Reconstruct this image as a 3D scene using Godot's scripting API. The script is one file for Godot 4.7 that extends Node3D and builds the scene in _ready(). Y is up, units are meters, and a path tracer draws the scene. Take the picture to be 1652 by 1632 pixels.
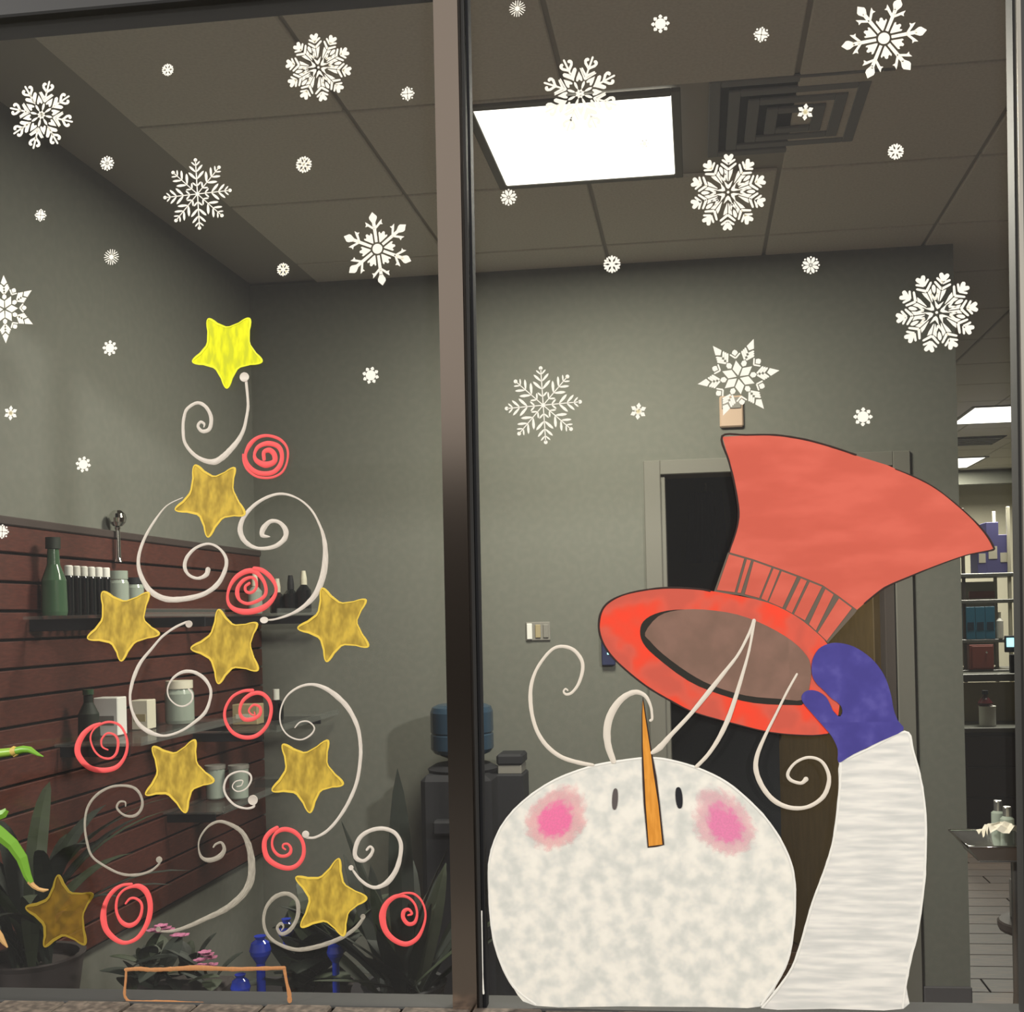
extends Node3D
# A shop window at night: cling snowflakes, a painted tree and a painted snowman on the outside of the glass, the lit salon behind it.
# World: y up, glass face at z = 0, the room lies towards -z, the photographer stands on the pavement at +z.

const FOCAL := 1773.0            # focal length in pixels of the 1652 x 1632 frame
const EYE := Vector3(0, 1.44, 1.7)
const PRINCIPAL := Vector2(921.06, 989.9)
const YAW := 0.11455
const ROLL := 0.023995

var M := {}
var taken := {}

# ------------------------------------------------------------------ survey: a sight line met with the plane at depth z
func sight(px: float, py: float) -> Vector3:
	var dx := px - PRINCIPAL.x
	var dy := PRINCIPAL.y - py
	var u := dx * cos(ROLL) + dy * sin(ROLL)
	var v := -dx * sin(ROLL) + dy * cos(ROLL)
	var ahead := Vector3(-sin(YAW), 0, -cos(YAW))
	var side := Vector3(cos(YAW), 0, -sin(YAW))
	return side * u + Vector3.UP * v + ahead * FOCAL

func at(px: float, py: float, z: float) -> Vector3:
	var d := sight(px, py)
	return EYE + d * ((z - EYE.z) / d.z)

func gl(px: float, py: float) -> Vector2:
	var p := at(px, py, 0.0)
	return Vector2(p.x, p.y)

# ------------------------------------------------------------------ naming and tagging
func numbered(called: String) -> String:
	if not taken.has(called):
		taken[called] = 0
		return called
	taken[called] += 1
	return "%s_%03d" % [called, taken[called]]

func tag(o: Node, label: String, category: String, group := "") -> Node:
	o.set_meta("label", label)
	o.set_meta("category", category)
	if group != "":
		o.set_meta("group", group)
	return o

func thing(called: String, label: String, category: String, where := Vector3.ZERO, group := "") -> Node3D:
	var o := Node3D.new()
	o.name = numbered(called)
	add_child(o)
	o.position = where
	tag(o, label, category, group)
	return o

func setting(called: String) -> Node3D:
	var o := Node3D.new()
	o.name = numbered(called)
	add_child(o)
	o.set_meta("kind", "structure")
	return o

func put(called: String, m: Mesh, mat: Material, parent: Node, where := Vector3.ZERO) -> MeshInstance3D:
	var o := MeshInstance3D.new()
	o.name = called if parent != self else numbered(called)
	o.mesh = m
	o.material_override = mat
	o.position = where
	parent.add_child(o, true)
	return o

func struct(called: String, m: Mesh, mat: Material, where := Vector3.ZERO) -> MeshInstance3D:
	var o := put(called, m, mat, self, where)
	o.set_meta("kind", "structure")
	return o

# ------------------------------------------------------------------ mesh helpers
func begin() -> SurfaceTool:
	var st := SurfaceTool.new()
	st.begin(Mesh.PRIMITIVE_TRIANGLES)
	return st

func tri(st: SurfaceTool, a: Vector3, b: Vector3, c: Vector3, n := Vector3.ZERO, s := 1.0) -> void:
	# a, b, c run counter-clockwise seen from outside
	var fn := n
	if fn == Vector3.ZERO:
		fn = (b - a).cross(c - a)
		if fn.length_squared() < 1e-22:
			return
		fn = fn.normalized()
	for p: Vector3 in [a, c, b]:
		st.set_normal(fn)
		st.set_uv(Vector2(p.x, p.y) * s if absf(fn.z) > 0.5 else (Vector2(p.z, p.y) * s if absf(fn.x) > 0.5 else Vector2(p.x, p.z) * s))
		st.add_vertex(p)

func quad(st: SurfaceTool, a: Vector3, b: Vector3, c: Vector3, d: Vector3, s := 1.0) -> void:
	tri(st, a, b, c, Vector3.ZERO, s)
	tri(st, a, c, d, Vector3.ZERO, s)

func box(st: SurfaceTool, c: Vector3, size: Vector3, bev := 0.0, t := Transform3D.IDENTITY) -> void:
	var h := size * 0.5
	var b := minf(bev, minf(h.x, minf(h.y, h.z)) * 0.9)
	var axes := [Vector3.RIGHT, Vector3.UP, Vector3.BACK]
	var hs := [h.x, h.y, h.z]
	for i in 3:
		var j := (i + 1) % 3
		var k := (i + 2) % 3
		for s: float in [-1.0, 1.0]:
			var n: Vector3 = axes[i] * s * hs[i]
			var u: Vector3 = axes[j] * (hs[j] - b)
			var v: Vector3 = axes[k] * (hs[k] - b) * s
			quad(st, t * (c + n - u - v), t * (c + n + u - v), t * (c + n + u + v), t * (c + n - u + v))
	if b <= 0.0:
		return
	for i in 3:
		var j := (i + 1) % 3
		var k := (i + 2) % 3
		for sj: float in [-1.0, 1.0]:
			for sk: float in [-1.0, 1.0]:
				var e: Vector3 = axes[i] * (hs[i] - b)
				var p: Vector3 = axes[j] * sj * hs[j] + axes[k] * sk * (hs[k] - b)
				var q: Vector3 = axes[j] * sj * (hs[j] - b) + axes[k] * sk * hs[k]
				if sj * sk > 0:
					quad(st, t * (c + p - e), t * (c + p + e), t * (c + q + e), t * (c + q - e))
					# orientation is fixed below for the mirrored pairs
				else:
					quad(st, t * (c + q - e), t * (c + q + e), t * (c + p + e), t * (c + p - e))
	for sx: float in [-1.0, 1.0]:
		for sy: float in [-1.0, 1.0]:
			for sz: float in [-1.0, 1.0]:
				var a := Vector3(sx * h.x, sy * (h.y - b), sz * (h.z - b))
				var d := Vector3(sx * (h.x - b), sy * h.y, sz * (h.z - b))
				var e := Vector3(sx * (h.x - b), sy * (h.y - b), sz * h.z)
				if sx * sy * sz > 0:
					tri(st, t * (c + a), t * (c + d), t * (c + e))
				else:
					tri(st, t * (c + a), t * (c + e), t * (c + d))

func box_mesh(size: Vector3, bev := 0.0, c := Vector3.ZERO) -> ArrayMesh:
	var st := begin()
	box(st, c, size, bev)
	return st.commit()

func span(a: Vector3, b: Vector3, bev := 0.0) -> ArrayMesh:
	return box_mesh((b - a).abs(), bev, (a + b) * 0.5)

func lathe(st: SurfaceTool, prof: PackedVector2Array, segs := 20, c := Vector3.ZERO) -> void:
	for i in prof.size() - 1:
		var p := prof[i]
		var q := prof[i + 1]
		var slope := Vector2(q.y - p.y, p.x - q.x).normalized()
		for s in segs:
			var a0 := TAU * s / segs
			var a1 := TAU * (s + 1) / segs
			var d0 := Vector3(cos(a0), 0, sin(a0))
			var d1 := Vector3(cos(a1), 0, sin(a1))
			var n0 := (d0 * slope.x + Vector3.UP * slope.y).normalized()
			var n1 := (d1 * slope.x + Vector3.UP * slope.y).normalized()
			var vs := [c + d0 * p.x + Vector3.UP * p.y, c + d0 * q.x + Vector3.UP * q.y, c + d1 * q.x + Vector3.UP * q.y, c + d1 * p.x + Vector3.UP * p.y]
			var ns := [n0, n0, n1, n1]
			var us := [Vector2(float(s) / segs, p.y), Vector2(float(s) / segs, q.y), Vector2(float(s + 1) / segs, q.y), Vector2(float(s + 1) / segs, p.y)]
			for k: int in [0, 2, 1, 0, 3, 2]:
				st.set_normal(ns[k])
				st.set_uv(us[k])
				st.add_vertex(vs[k])

func lathe_mesh(prof: Array, segs := 20) -> ArrayMesh:
	var pts := PackedVector2Array()
	for i in range(0, prof.size(), 2):
		pts.append(Vector2(prof[i], prof[i + 1]))
	var st := begin()
	lathe(st, pts, segs)
	return st.commit()

func tube(st: SurfaceTool, path: PackedVector3Array, radii: PackedFloat32Array, segs := 8) -> void:
	var frames := []
	for i in path.size():
		var d := (path[mini(i + 1, path.size() - 1)] - path[maxi(i - 1, 0)]).normalized()
		var side := d.cross(Vector3.BACK if absf(d.z) < 0.9 else Vector3.UP).normalized()
		frames.append([side, d.cross(side).normalized()])
	for i in path.size() - 1:
		for s in segs:
			var vs := []
			var ns := []
			for k: Array in [[i, s], [i + 1, s], [i + 1, s + 1], [i, s + 1]]:
				var ang: float = TAU * k[1] / segs
				var n: Vector3 = frames[k[0]][0] * cos(ang) + frames[k[0]][1] * sin(ang)
				ns.append(n)
				vs.append(path[k[0]] + n * radii[k[0]])
			for k: int in [0, 1, 2, 0, 2, 3]:
				st.set_normal(ns[k])
				st.set_uv(Vector2(float(s) / segs, float(i)))
				st.add_vertex(vs[k])
	for e: Array in [[0, -1.0], [path.size() - 1, 1.0]]:
		var i: int = e[0]
		for s in segs:
			var a0 := TAU * s / segs
			var a1 := TAU * (s + 1) / segs
			var p0: Vector3 = path[i] + (frames[i][0] * cos(a0) + frames[i][1] * sin(a0)) * radii[i]
			var p1: Vector3 = path[i] + (frames[i][0] * cos(a1) + frames[i][1] * sin(a1)) * radii[i]
			if e[1] > 0:
				tri(st, path[i], p0, p1)
			else:
				tri(st, path[i], p1, p0)

func prism(st: SurfaceTool, poly: PackedVector2Array, z0: float, z1: float, s := 1.0) -> void:
	# a flat shape of real thickness: front at z1, back at z0, walls between
	var p := poly
	if Geometry2D.is_polygon_clockwise(p):
		p = p.duplicate()
		p.reverse()
	var idx := Geometry2D.triangulate_polygon(p)
	for i in range(0, idx.size(), 3):
		var a := p[idx[i]]
		var b := p[idx[i + 1]]
		var c := p[idx[i + 2]]
		if (b - a).cross(c - a) < 0:
			var sw := b
			b = c
			c = sw
		tri(st, Vector3(a.x, a.y, z1), Vector3(b.x, b.y, z1), Vector3(c.x, c.y, z1), Vector3.BACK, s)
		tri(st, Vector3(a.x, a.y, z0), Vector3(c.x, c.y, z0), Vector3(b.x, b.y, z0), Vector3.FORWARD, s)
	for i in p.size():
		var a := p[i]
		var b := p[(i + 1) % p.size()]
		quad(st, Vector3(a.x, a.y, z0), Vector3(b.x, b.y, z0), Vector3(b.x, b.y, z1), Vector3(a.x, a.y, z1), s)

func smooth_closed(pts: PackedVector2Array, steps := 4) -> PackedVector2Array:
	var out := PackedVector2Array()
	var n := pts.size()
	for i in n:
		for k in steps:
			out.append(pts[i].cubic_interpolate(pts[(i + 1) % n], pts[(i - 1 + n) % n], pts[(i + 2) % n], float(k) / steps))
	return out

func smooth_open(pts: PackedVector2Array, steps := 4) -> PackedVector2Array:
	var out := PackedVector2Array()
	var n := pts.size()
	for i in n - 1:
		for k in steps:
			out.append(pts[i].cubic_interpolate(pts[i + 1], pts[maxi(i - 1, 0)], pts[mini(i + 2, n - 1)], float(k) / steps))
	out.append(pts[n - 1])
	return out

func survey(flat: Array) -> PackedVector2Array:
	var out := PackedVector2Array()
	for i in range(0, flat.size(), 2):
		out.append(gl(flat[i], flat[i + 1]))
	return out

func moved(pts: PackedVector2Array, c: Vector2) -> PackedVector2Array:
	var out := PackedVector2Array()
	for p in pts:
		out.append(p - c)
	return out

func centre_of(pts: PackedVector2Array) -> Vector2:
	var r := Rect2(pts[0], Vector2.ZERO)
	for p in pts:
		r = r.expand(p)
	return r.get_center()

func film(pts: PackedVector2Array, c: Vector2, z0: float, z1: float) -> ArrayMesh:
	var st := begin()
	prism(st, moved(pts, c), z0, z1)
	return st.commit()

# a brush stroke: centre line and width (both surveyed), domed across, round at both ends
func stroke(flat: Array, c: Vector2, z0: float, thick: float, rough := 0.0, seed_ := 1) -> ArrayMesh:
	var line := PackedVector2Array()
	var wide := PackedFloat32Array()
	for i in range(0, flat.size(), 3):
		line.append(gl(flat[i], flat[i + 1]) - c)
		wide.append(flat[i + 2] * 0.00096 * 0.5)
	var n := line.size()
	var ps := PackedVector2Array()
	var ws := PackedFloat32Array()
	var rng := RandomNumberGenerator.new()
	rng.seed = seed_
	for i in n - 1:
		for k in 5:
			var f := k / 5.0
			ps.append(line[i].cubic_interpolate(line[i + 1], line[maxi(i - 1, 0)], line[mini(i + 2, n - 1)], f))
			ws.append(maxf(lerpf(wide[i], wide[i + 1], f) * (1.0 + rough * rng.randf_range(-1, 1)), 0.0004))
	ps.append(line[n - 1])
	ws.append(wide[n - 1])
	# round ends
	var d0 := (ps[0] - ps[1]).normalized()
	var d1 := (ps[ps.size() - 1] - ps[ps.size() - 2]).normalized()
	var P := PackedVector2Array()
	var W := PackedFloat32Array()
	for k: float in [1.0, 0.9, 0.7, 0.4]:
		P.append(ps[0] + d0 * ws[0] * k)
		W.append(maxf(ws[0] * sqrt(1.0 - k * k), 0.00005))
	P.append_array(ps)
	W.append_array(ws)
	for k: float in [0.4, 0.7, 0.9, 1.0]:
		P.append(ps[ps.size() - 1] + d1 * ws[ws.size() - 1] * k)
		W.append(maxf(ws[ws.size() - 1] * sqrt(1.0 - k * k), 0.00005))
	var st := begin()
	var ring := []
	var run := 0.0
	for i in P.size():
		var t := (P[mini(i + 1, P.size() - 1)] - P[maxi(i - 1, 0)]).normalized()
		var s := Vector2(-t.y, t.x)
		var lift := z0 + 0.0004 * i / P.size()
		if i > 0:
			run += P[i].distance_to(P[i - 1])
		var row := []
		for k: Array in [[1.0, 0.0], [0.8, 0.75], [0.0, 1.0], [-0.8, 0.75], [-1.0, 0.0]]:
			var q: Vector2 = P[i] + s * W[i] * k[0]
			var nn := Vector3(s.x * k[0] * 0.55, s.y * k[0] * 0.55, 1.0).normalized()
			row.append([Vector3(q.x, q.y, lift + thick * k[1]), nn, Vector2(run * 8.0, k[0] * 0.5 + 0.5)])
		ring.append(row)
	for i in ring.size() - 1:
		for k in 4:
			for v: Array in [ring[i][k], ring[i + 1][k], ring[i + 1][k + 1], ring[i][k], ring[i + 1][k + 1], ring[i][k + 1]]:
				st.set_normal(v[1])
				st.set_uv(v[2])
				st.add_vertex(v[0])
	return st.commit()

func disc(c: Vector2, r: float, n := 14) -> PackedVector2Array:
	var out := PackedVector2Array()
	for i in n:
		out.append(c + Vector2(cos(TAU * i / n), sin(TAU * i / n)) * r)
	return out

# ------------------------------------------------------------------ materials
func plain(c: Color, rough := 0.7, metal := 0.0) -> StandardMaterial3D:
	var m := StandardMaterial3D.new()
	m.albedo_color = c
	m.roughness = rough
	m.metallic = metal
	return m

func rgb(r: float, g: float, b: float) -> Color:
	return Color(r / 255.0, g / 255.0, b / 255.0)

func noise_map(freq: float, stops: Array, seed_ := 1, size := 256, octaves := 4, stretch := Vector2.ONE) -> ImageTexture:
	var n := FastNoiseLite.new()
	n.seed = seed_
	n.frequency = 1.0
	n.fractal_octaves = octaves
	var ramp := Gradient.new()
	ramp.offsets = PackedFloat32Array()
	var offs := PackedFloat32Array()
	var cols := PackedColorArray()
	for s: Array in stops:
		offs.append(s[0])
		cols.append(s[1])
	ramp.offsets = offs
	ramp.colors = cols
	var im := Image.create(size, size, false, Image.FORMAT_RGBA8)
	for y in size:
		for x in size:
			# wrap on a torus so that the pattern repeats without a seam
			var u := TAU * x / size
			var v := TAU * y / size
			var q := n.get_noise_3d(cos(u) * freq * stretch.x + 31.0 * sin(v) * 0.0 , sin(u) * freq * stretch.x, 0.0) if false else n.get_noise_2d(x * freq * stretch.x / size, y * freq * stretch.y / size)
			im.set_pixel(x, y, ramp.sample(clampf(q * 0.75 + 0.5, 0.0, 1.0)))
	return ImageTexture.create_from_image(im)

func mapped(tex: Texture2D, scale: float, rough := 0.7, alpha := false, tri_ := false, offset := false) -> StandardMaterial3D:
	var m := StandardMaterial3D.new()
	m.albedo_texture = tex
	m.roughness = rough
	m.uv1_scale = Vector3(scale, scale, scale)
	if offset:
		m.uv1_offset = Vector3(0.5, 0.5, 0)
	if alpha:
		m.transparency = BaseMaterial3D.TRANSPARENCY_ALPHA
	if tri_:
		m.uv1_triplanar = true
		m.uv1_world_triplanar = true
	return m

func cheek_map(core: Color, halo: Color, seed_: int) -> ImageTexture:
	var n := FastNoiseLite.new()
	n.seed = seed_
	n.frequency = 0.06
	var im := Image.create(128, 128, false, Image.FORMAT_RGBA8)
	for y in 128:
		for x in 128:
			var d := Vector2(x - 63.5, y - 63.5).length() / 63.5
			d += n.get_noise_2d(x, y) * 0.16
			var k := smoothstep(0.62, 0.36, d)
			var c := halo.lerp(core, k)
			c.a = smoothstep(0.98, 0.66, d) * lerpf(0.72, 0.97, k) * (0.88 + 0.2 * n.get_noise_2d(x * 3.0 + 200.0, y * 3.0))
			im.set_pixel(x, y, c)
	return ImageTexture.create_from_image(im)

func make_materials() -> void:
	M.vinyl = plain(rgb(250, 247, 236), 0.55)
	M.swirl = mapped(noise_map(6, [[0.25, rgb(196, 186, 174)], [0.5, rgb(224, 214, 201)], [0.8, rgb(236, 228, 216)]], 3, 128, 3, Vector2(1, 5)), 1.0, 0.8)
	M.swirl_thin = mapped(noise_map(6, [[0.25, Color(0.6, 0.57, 0.52, 0.7)], [0.5, Color(0.72, 0.69, 0.63, 0.86)], [0.8, Color(0.8, 0.77, 0.7, 0.95)]], 5, 128, 3, Vector2(1, 6)), 1.0, 0.8, true)
	M.hair = plain(rgb(229, 219, 204), 0.75)
	M.coral = plain(rgb(255, 96, 96), 0.7)
	M.gold = mapped(noise_map(5, [[0.15, Color(0.68, 0.57, 0.2, 0.84)], [0.45, Color(0.75, 0.63, 0.23, 0.91)], [0.62, Color(0.79, 0.67, 0.25, 0.94)], [0.85, Color(0.85, 0.72, 0.26, 0.96)]], 8, 256, 3, Vector2(1.6, 0.8)), 6.0, 0.75, true, false, true)
	M.gold_edge = plain(rgb(236, 203, 74), 0.7)
	M.gold_dark = mapped(noise_map(5, [[0.2, Color(0.5, 0.38, 0.08, 0.42)], [0.8, Color(0.6, 0.46, 0.1, 0.52)]], 9, 128, 3), 6.0, 0.75, true)
	M.gold_dark_edge = plain(rgb(150, 125, 30), 0.75)
	M.lemon = mapped(noise_map(5, [[0.2, Color(0.85, 0.87, 0.12, 0.9)], [0.5, Color(0.91, 0.92, 0.03, 0.96)], [0.8, Color(0.97, 0.97, 0.02, 0.99)]], 12, 256, 3, Vector2(2.4, 0.7)), 6.0, 0.75, true, false, true)
	M.lemon_edge = plain(rgb(246, 248, 40), 0.7)
	M.trunk = mapped(noise_map(6, [[0.3, rgb(176, 124, 76)], [0.7, rgb(206, 142, 92)]], 14, 128), 5.0, 0.8)
	M.snow = mapped(noise_map(26, [[0.1, rgb(216, 217, 210)], [0.42, rgb(230, 229, 221)], [0.6, rgb(240, 237, 227)], [0.85, rgb(248, 244, 233)]], 21, 512, 4), 1.0, 0.85, false, false, true)
	M.snow_arm = mapped(noise_map(14, [[0.15, rgb(212, 212, 207)], [0.5, rgb(228, 226, 220)], [0.8, rgb(242, 239, 231)]], 22, 512, 4, Vector2(0.6, 6.0)), 0.95, 0.85, false, false, true)
	M.snow_edge = plain(rgb(240, 238, 230), 0.85)
	M.hat = mapped(noise_map(3, [[0.25, rgb(206, 92, 73)], [0.5, rgb(211, 96, 77)], [0.8, rgb(218, 102, 83)]], 31, 256, 4, Vector2(2.0, 7.0)), 1.0, 0.8, false, false, true)
	M.brim = mapped(noise_map(2.4, [[0.28, rgb(206, 88, 70)], [0.5, rgb(222, 92, 72)], [0.66, rgb(238, 76, 50)], [0.85, rgb(248, 70, 42)]], 35, 256, 3, Vector2(4.5, 4.5)), 1.0, 0.8, false, false, true)
	M.band = plain(rgb(104, 92, 80), 0.85)
	M.inkline = plain(rgb(52, 34, 30), 0.85)
	M.lining = mapped(noise_map(4, [[0.2, rgb(126, 98, 84)], [0.8, rgb(138, 106, 92)]], 37, 128), 4.0, 0.85)
	M.ink = plain(rgb(40, 36, 30), 0.85)
	M.eye_dark = plain(rgb(26, 27, 34), 0.7)
	M.eye_grey = plain(rgb(94, 86, 84), 0.8)
	M.mitten = mapped(noise_map(5, [[0.2, rgb(66, 60, 140)], [0.6, rgb(72, 66, 148)], [0.9, rgb(86, 80, 160)]], 41, 128, 4), 4.0, 0.8)
	M.carrot = mapped(noise_map(5, [[0.3, rgb(222, 146, 48)], [0.7, rgb(236, 160, 60)]], 43, 128, 3, Vector2(4, 0.6)), 6.0, 0.8)
	M.cheek_hot = mapped(cheek_map(rgb(255, 126, 178), rgb(250, 192, 196), 51), 1.0, 0.85, true)
	M.cheek_soft = mapped(cheek_map(rgb(246, 140, 186), rgb(247, 196, 204), 57), 1.0, 0.85, true)
	# the shop
	M.glass = plain(Color(1, 1, 1, 0.009), 0.02)
	M.glass.metallic_specular = 0.22
	M.glass.transparency = BaseMaterial3D.TRANSPARENCY_ALPHA
	M.bronze = plain(rgb(214, 200, 188), 0.16, 1.0)
	M.bronze_dark = plain(rgb(60, 60, 60), 0.6, 0.2)
	M.stop_bright = plain(rgb(190, 186, 176), 0.3, 0.7)
	M.sill = mapped(noise_map(8, [[0.2, rgb(70, 62, 56)], [0.8, rgb(112, 100, 90)]], 61, 128), 6.0, 0.8, false, true)
	M.wall = mapped(noise_map(30, [[0.3, rgb(98, 100, 91)], [0.7, rgb(102, 103, 94)]], 62, 128), 1.0, 0.85, false, true)
	M.ceiling = mapped(noise_map(60, [[0.2, rgb(214, 210, 199)], [0.5, rgb(220, 216, 205)], [0.8, rgb(224, 220, 209)]], 63, 256), 1.6, 0.9, false, true)
	M.grid = plain(rgb(170, 166, 156), 0.7)
	M.trim = plain(rgb(112, 111, 102), 0.6)
	M.vent = plain(rgb(128, 130, 132), 0.6)
	M.vent_dark = plain(rgb(26, 28, 32), 0.8)
	M.slat_a = mapped(noise_map(8, [[0.2, rgb(66, 33, 26)], [0.8, rgb(82, 42, 33)]], 64, 128, 4, Vector2(1, 6)), 3.0, 0.5, false, true)
	M.slat_back = plain(rgb(16, 10, 9), 0.9)
	M.slat_cap = plain(rgb(58, 48, 44), 0.6)
	M.plank_a = mapped(noise_map(6, [[0.2, rgb(62, 42, 25)], [0.8, rgb(86, 60, 36)]], 65, 256, 5, Vector2(1, 8)), 1.4, 0.5, false, true)
	M.plank_b = mapped(noise_map(6, [[0.2, rgb(52, 35, 21)], [0.8, rgb(74, 51, 31)]], 66, 256, 5, Vector2(1, 8)), 1.4, 0.5, false, true)
	M.subfloor = plain(rgb(34, 26, 20), 0.9)
	M.door_wood = mapped(noise_map(5, [[0.2, rgb(86, 70, 38)], [0.8, rgb(98, 80, 46)]], 67, 256, 4, Vector2(5, 0.6)), 1.5, 0.55, false, true)
	M.door_frame = plain(rgb(104, 103, 94), 0.7)
	M.dark_frame = plain(rgb(66, 58, 52), 0.7)
	M.base = plain(rgb(74, 72, 74), 0.7)
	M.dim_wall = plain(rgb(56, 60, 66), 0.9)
	M.navy = plain(rgb(34, 40, 72), 0.9)
	M.black = plain(rgb(16, 17, 22), 0.75)
	M.black_gloss = plain(rgb(18, 20, 22), 0.15)
	M.grey = plain(rgb(120, 118, 110), 0.6)
	M.cream = plain(rgb(196, 192, 172), 0.6)
	M.white = plain(rgb(214, 214, 206), 0.5)
	M.tan = plain(rgb(150, 138, 104), 0.7)
	M.beige = plain(rgb(176, 152, 130), 0.6)
	M.chrome = plain(rgb(220, 220, 215), 0.08, 1.0)
	M.steel = plain(rgb(170, 170, 166), 0.25, 0.9)
	M.acrylic = plain(Color(0.5, 0.52, 0.5, 0.12), 0.1)
	M.acrylic.transparency = BaseMaterial3D.TRANSPARENCY_ALPHA
	M.acrylic.metallic_specular = 0.3
	M.green_glass = plain(rgb(60, 84, 62), 0.12)
	M.clear_glass = plain(rgb(142, 152, 140), 0.12)
	M.cooler_blue = plain(rgb(42, 62, 78), 0.25)
	M.cobalt = plain(rgb(26, 48, 150), 0.1)
	M.box_blue = plain(rgb(78, 76, 128), 0.6)
	M.teal = plain(rgb(36, 108, 138), 0.5)
	M.brick_red = plain(rgb(132, 62, 50), 0.6)
	M.maroon = plain(rgb(64, 22, 26), 0.15)
	M.counter_dark = plain(rgb(58, 48, 42), 0.6)
	M.counter_top = plain(rgb(96, 98, 92), 0.35)
	M.paper = plain(rgb(212, 206, 190), 0.9)
	M.lime = plain(rgb(190, 190, 40), 0.15)
	M.leaf_dark = plain(rgb(24, 33, 22), 0.7)
	M.leaf_mid = plain(rgb(40, 50, 28), 0.65)
	M.leaf_bright = plain(rgb(120, 172, 56), 0.4)
	M.leaf_tan = plain(rgb(214, 170, 110), 0.7)
	M.stalk = plain(rgb(150, 190, 70), 0.4)
	M.node = plain(rgb(206, 178, 90), 0.6)
	M.petal = plain(rgb(168, 96, 128), 0.7)
	M.pot_brown = plain(rgb(40, 32, 29), 0.8)
	M.asphalt = mapped(noise_map(40, [[0.3, rgb(36, 35, 34)], [0.7, rgb(46, 45, 43)]], 71, 128), 2.0, 0.95, false, true)
	M.pavement = mapped(noise_map(30, [[0.3, rgb(66, 62, 58)], [0.7, rgb(80, 76, 70)]], 72, 128), 1.2, 0.95, false, true)
	M.render_dark = plain(rgb(36, 33, 30), 0.9)
	M.glow = plain(Color.WHITE)
	M.glow.emission_enabled = true
	M.glow.emission = rgb(255, 252, 240)
	M.glow.emission_energy_multiplier = 2.2
	M.screen_glow = plain(rgb(120, 210, 220))
	M.screen_glow.emission_enabled = true
	M.screen_glow.emission = rgb(190, 236, 244)
	M.screen_glow.emission_energy_multiplier = 1.0

# ------------------------------------------------------------------ camera, sky, lamps
func set_camera() -> void:
	var cam := Camera3D.new()
	cam.name = "camera"
	add_child(cam)
	var ahead := Vector3(-sin(YAW), 0, -cos(YAW))
	var side := Vector3(cos(YAW), 0, -sin(YAW))
	var right := side * cos(ROLL) - Vector3.UP * sin(ROLL)
	var up := side * sin(ROLL) + Vector3.UP * cos(ROLL)
	cam.transform = Transform3D(Basis(right, up, -ahead), EYE)
	cam.projection = Camera3D.PROJECTION_FRUSTUM
	cam.near = 0.05
	cam.far = 60.0
	cam.size = 0.05 * 1632.0 / FOCAL
	cam.frustum_offset = Vector2((826.0 - PRINCIPAL.x) / FOCAL, (PRINCIPAL.y - 816.0) / FOCAL) * 0.05
	cam.current = true

func set_air() -> void:
	var w := WorldEnvironment.new()
	w.name = "environment"
	var e := Environment.new()
	e.background_mode = Environment.BG_COLOR
	e.background_color = rgb(252, 244, 234)
	e.background_energy_multiplier = 0.36
	e.tonemap_mode = Environment.TONE_MAPPER_LINEAR
	e.tonemap_exposure = 1.0
	e.sdfgi_enabled = true
	e.ssao_enabled = true
	e.ssil_enabled = true
	w.environment = e
	add_child(w)

func area_lamp(at_: Vector3, size: Vector2, energy: float, c: Color, parent: Node) -> void:
	var l := AreaLight3D.new()
	l.name = "lamp_light"
	l.area_size = size
	l.light_energy = energy
	l.light_color = c
	l.shadow_enabled = true
	l.rotation = Vector3(-PI / 2, 0, 0)
	l.position = at_
	parent.add_child(l, true)

func ceiling_light(label: String, x0: float, x1: float, z0: float, z1: float, energy: float) -> void:
	var c := Vector3((x0 + x1) / 2, 2.74, (z0 + z1) / 2)
	var t := thing("ceiling_light", label, "ceiling light", c, "recessed ceiling lights")
	var w := absf(x1 - x0)
	var d := absf(z1 - z0)
	var st := begin()
	for s: float in [-1.0, 1.0]:
		box(st, Vector3(s * (w / 2 + 0.012), -0.004, 0), Vector3(0.024, 0.012, d + 0.048), 0.002)
		box(st, Vector3(0, -0.004, s * (d / 2 + 0.012)), Vector3(w, 0.012, 0.024), 0.002)
	put("frame", st.commit(), M.trim, t)
	put("diffuser", box_mesh(Vector3(w, 0.012, d), 0.003), M.glow, t, Vector3(0, -0.002, 0))
	area_lamp(Vector3(0, -0.02, 0), Vector2(w, d), energy, rgb(255, 250, 232), t)

func street_lamp(label: String, where: Vector3, energy: float) -> void:
	var t := thing("street_lamp", label, "lamp", Vector3(where.x, 0, where.z), "pavement lamps outside the shop")
	put("pole", lathe_mesh([0.0, 0.0, 0.09, 0.0, 0.09, 0.04, 0.045, 0.06, 0.035, where.y - 0.16, 0.06, where.y - 0.14, 0.0, where.y - 0.13], 16), M.bronze_dark, t)
	put("globe", lathe_mesh([0.0, where.y - 0.13, 0.09, where.y - 0.1, 0.13, where.y, 0.09, where.y + 0.1, 0.0, where.y + 0.13], 20), M.glow, t)
	var l := OmniLight3D.new()
	l.name = "lamp_light"
	l.light_energy = energy
	l.light_color = rgb(255, 251, 245)
	l.light_size = 0.13
	l.omni_range = 40
	l.omni_attenuation = 2.0
	l.shadow_enabled = true
	l.position = Vector3(0, where.y, 0)
	t.add_child(l)

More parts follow.
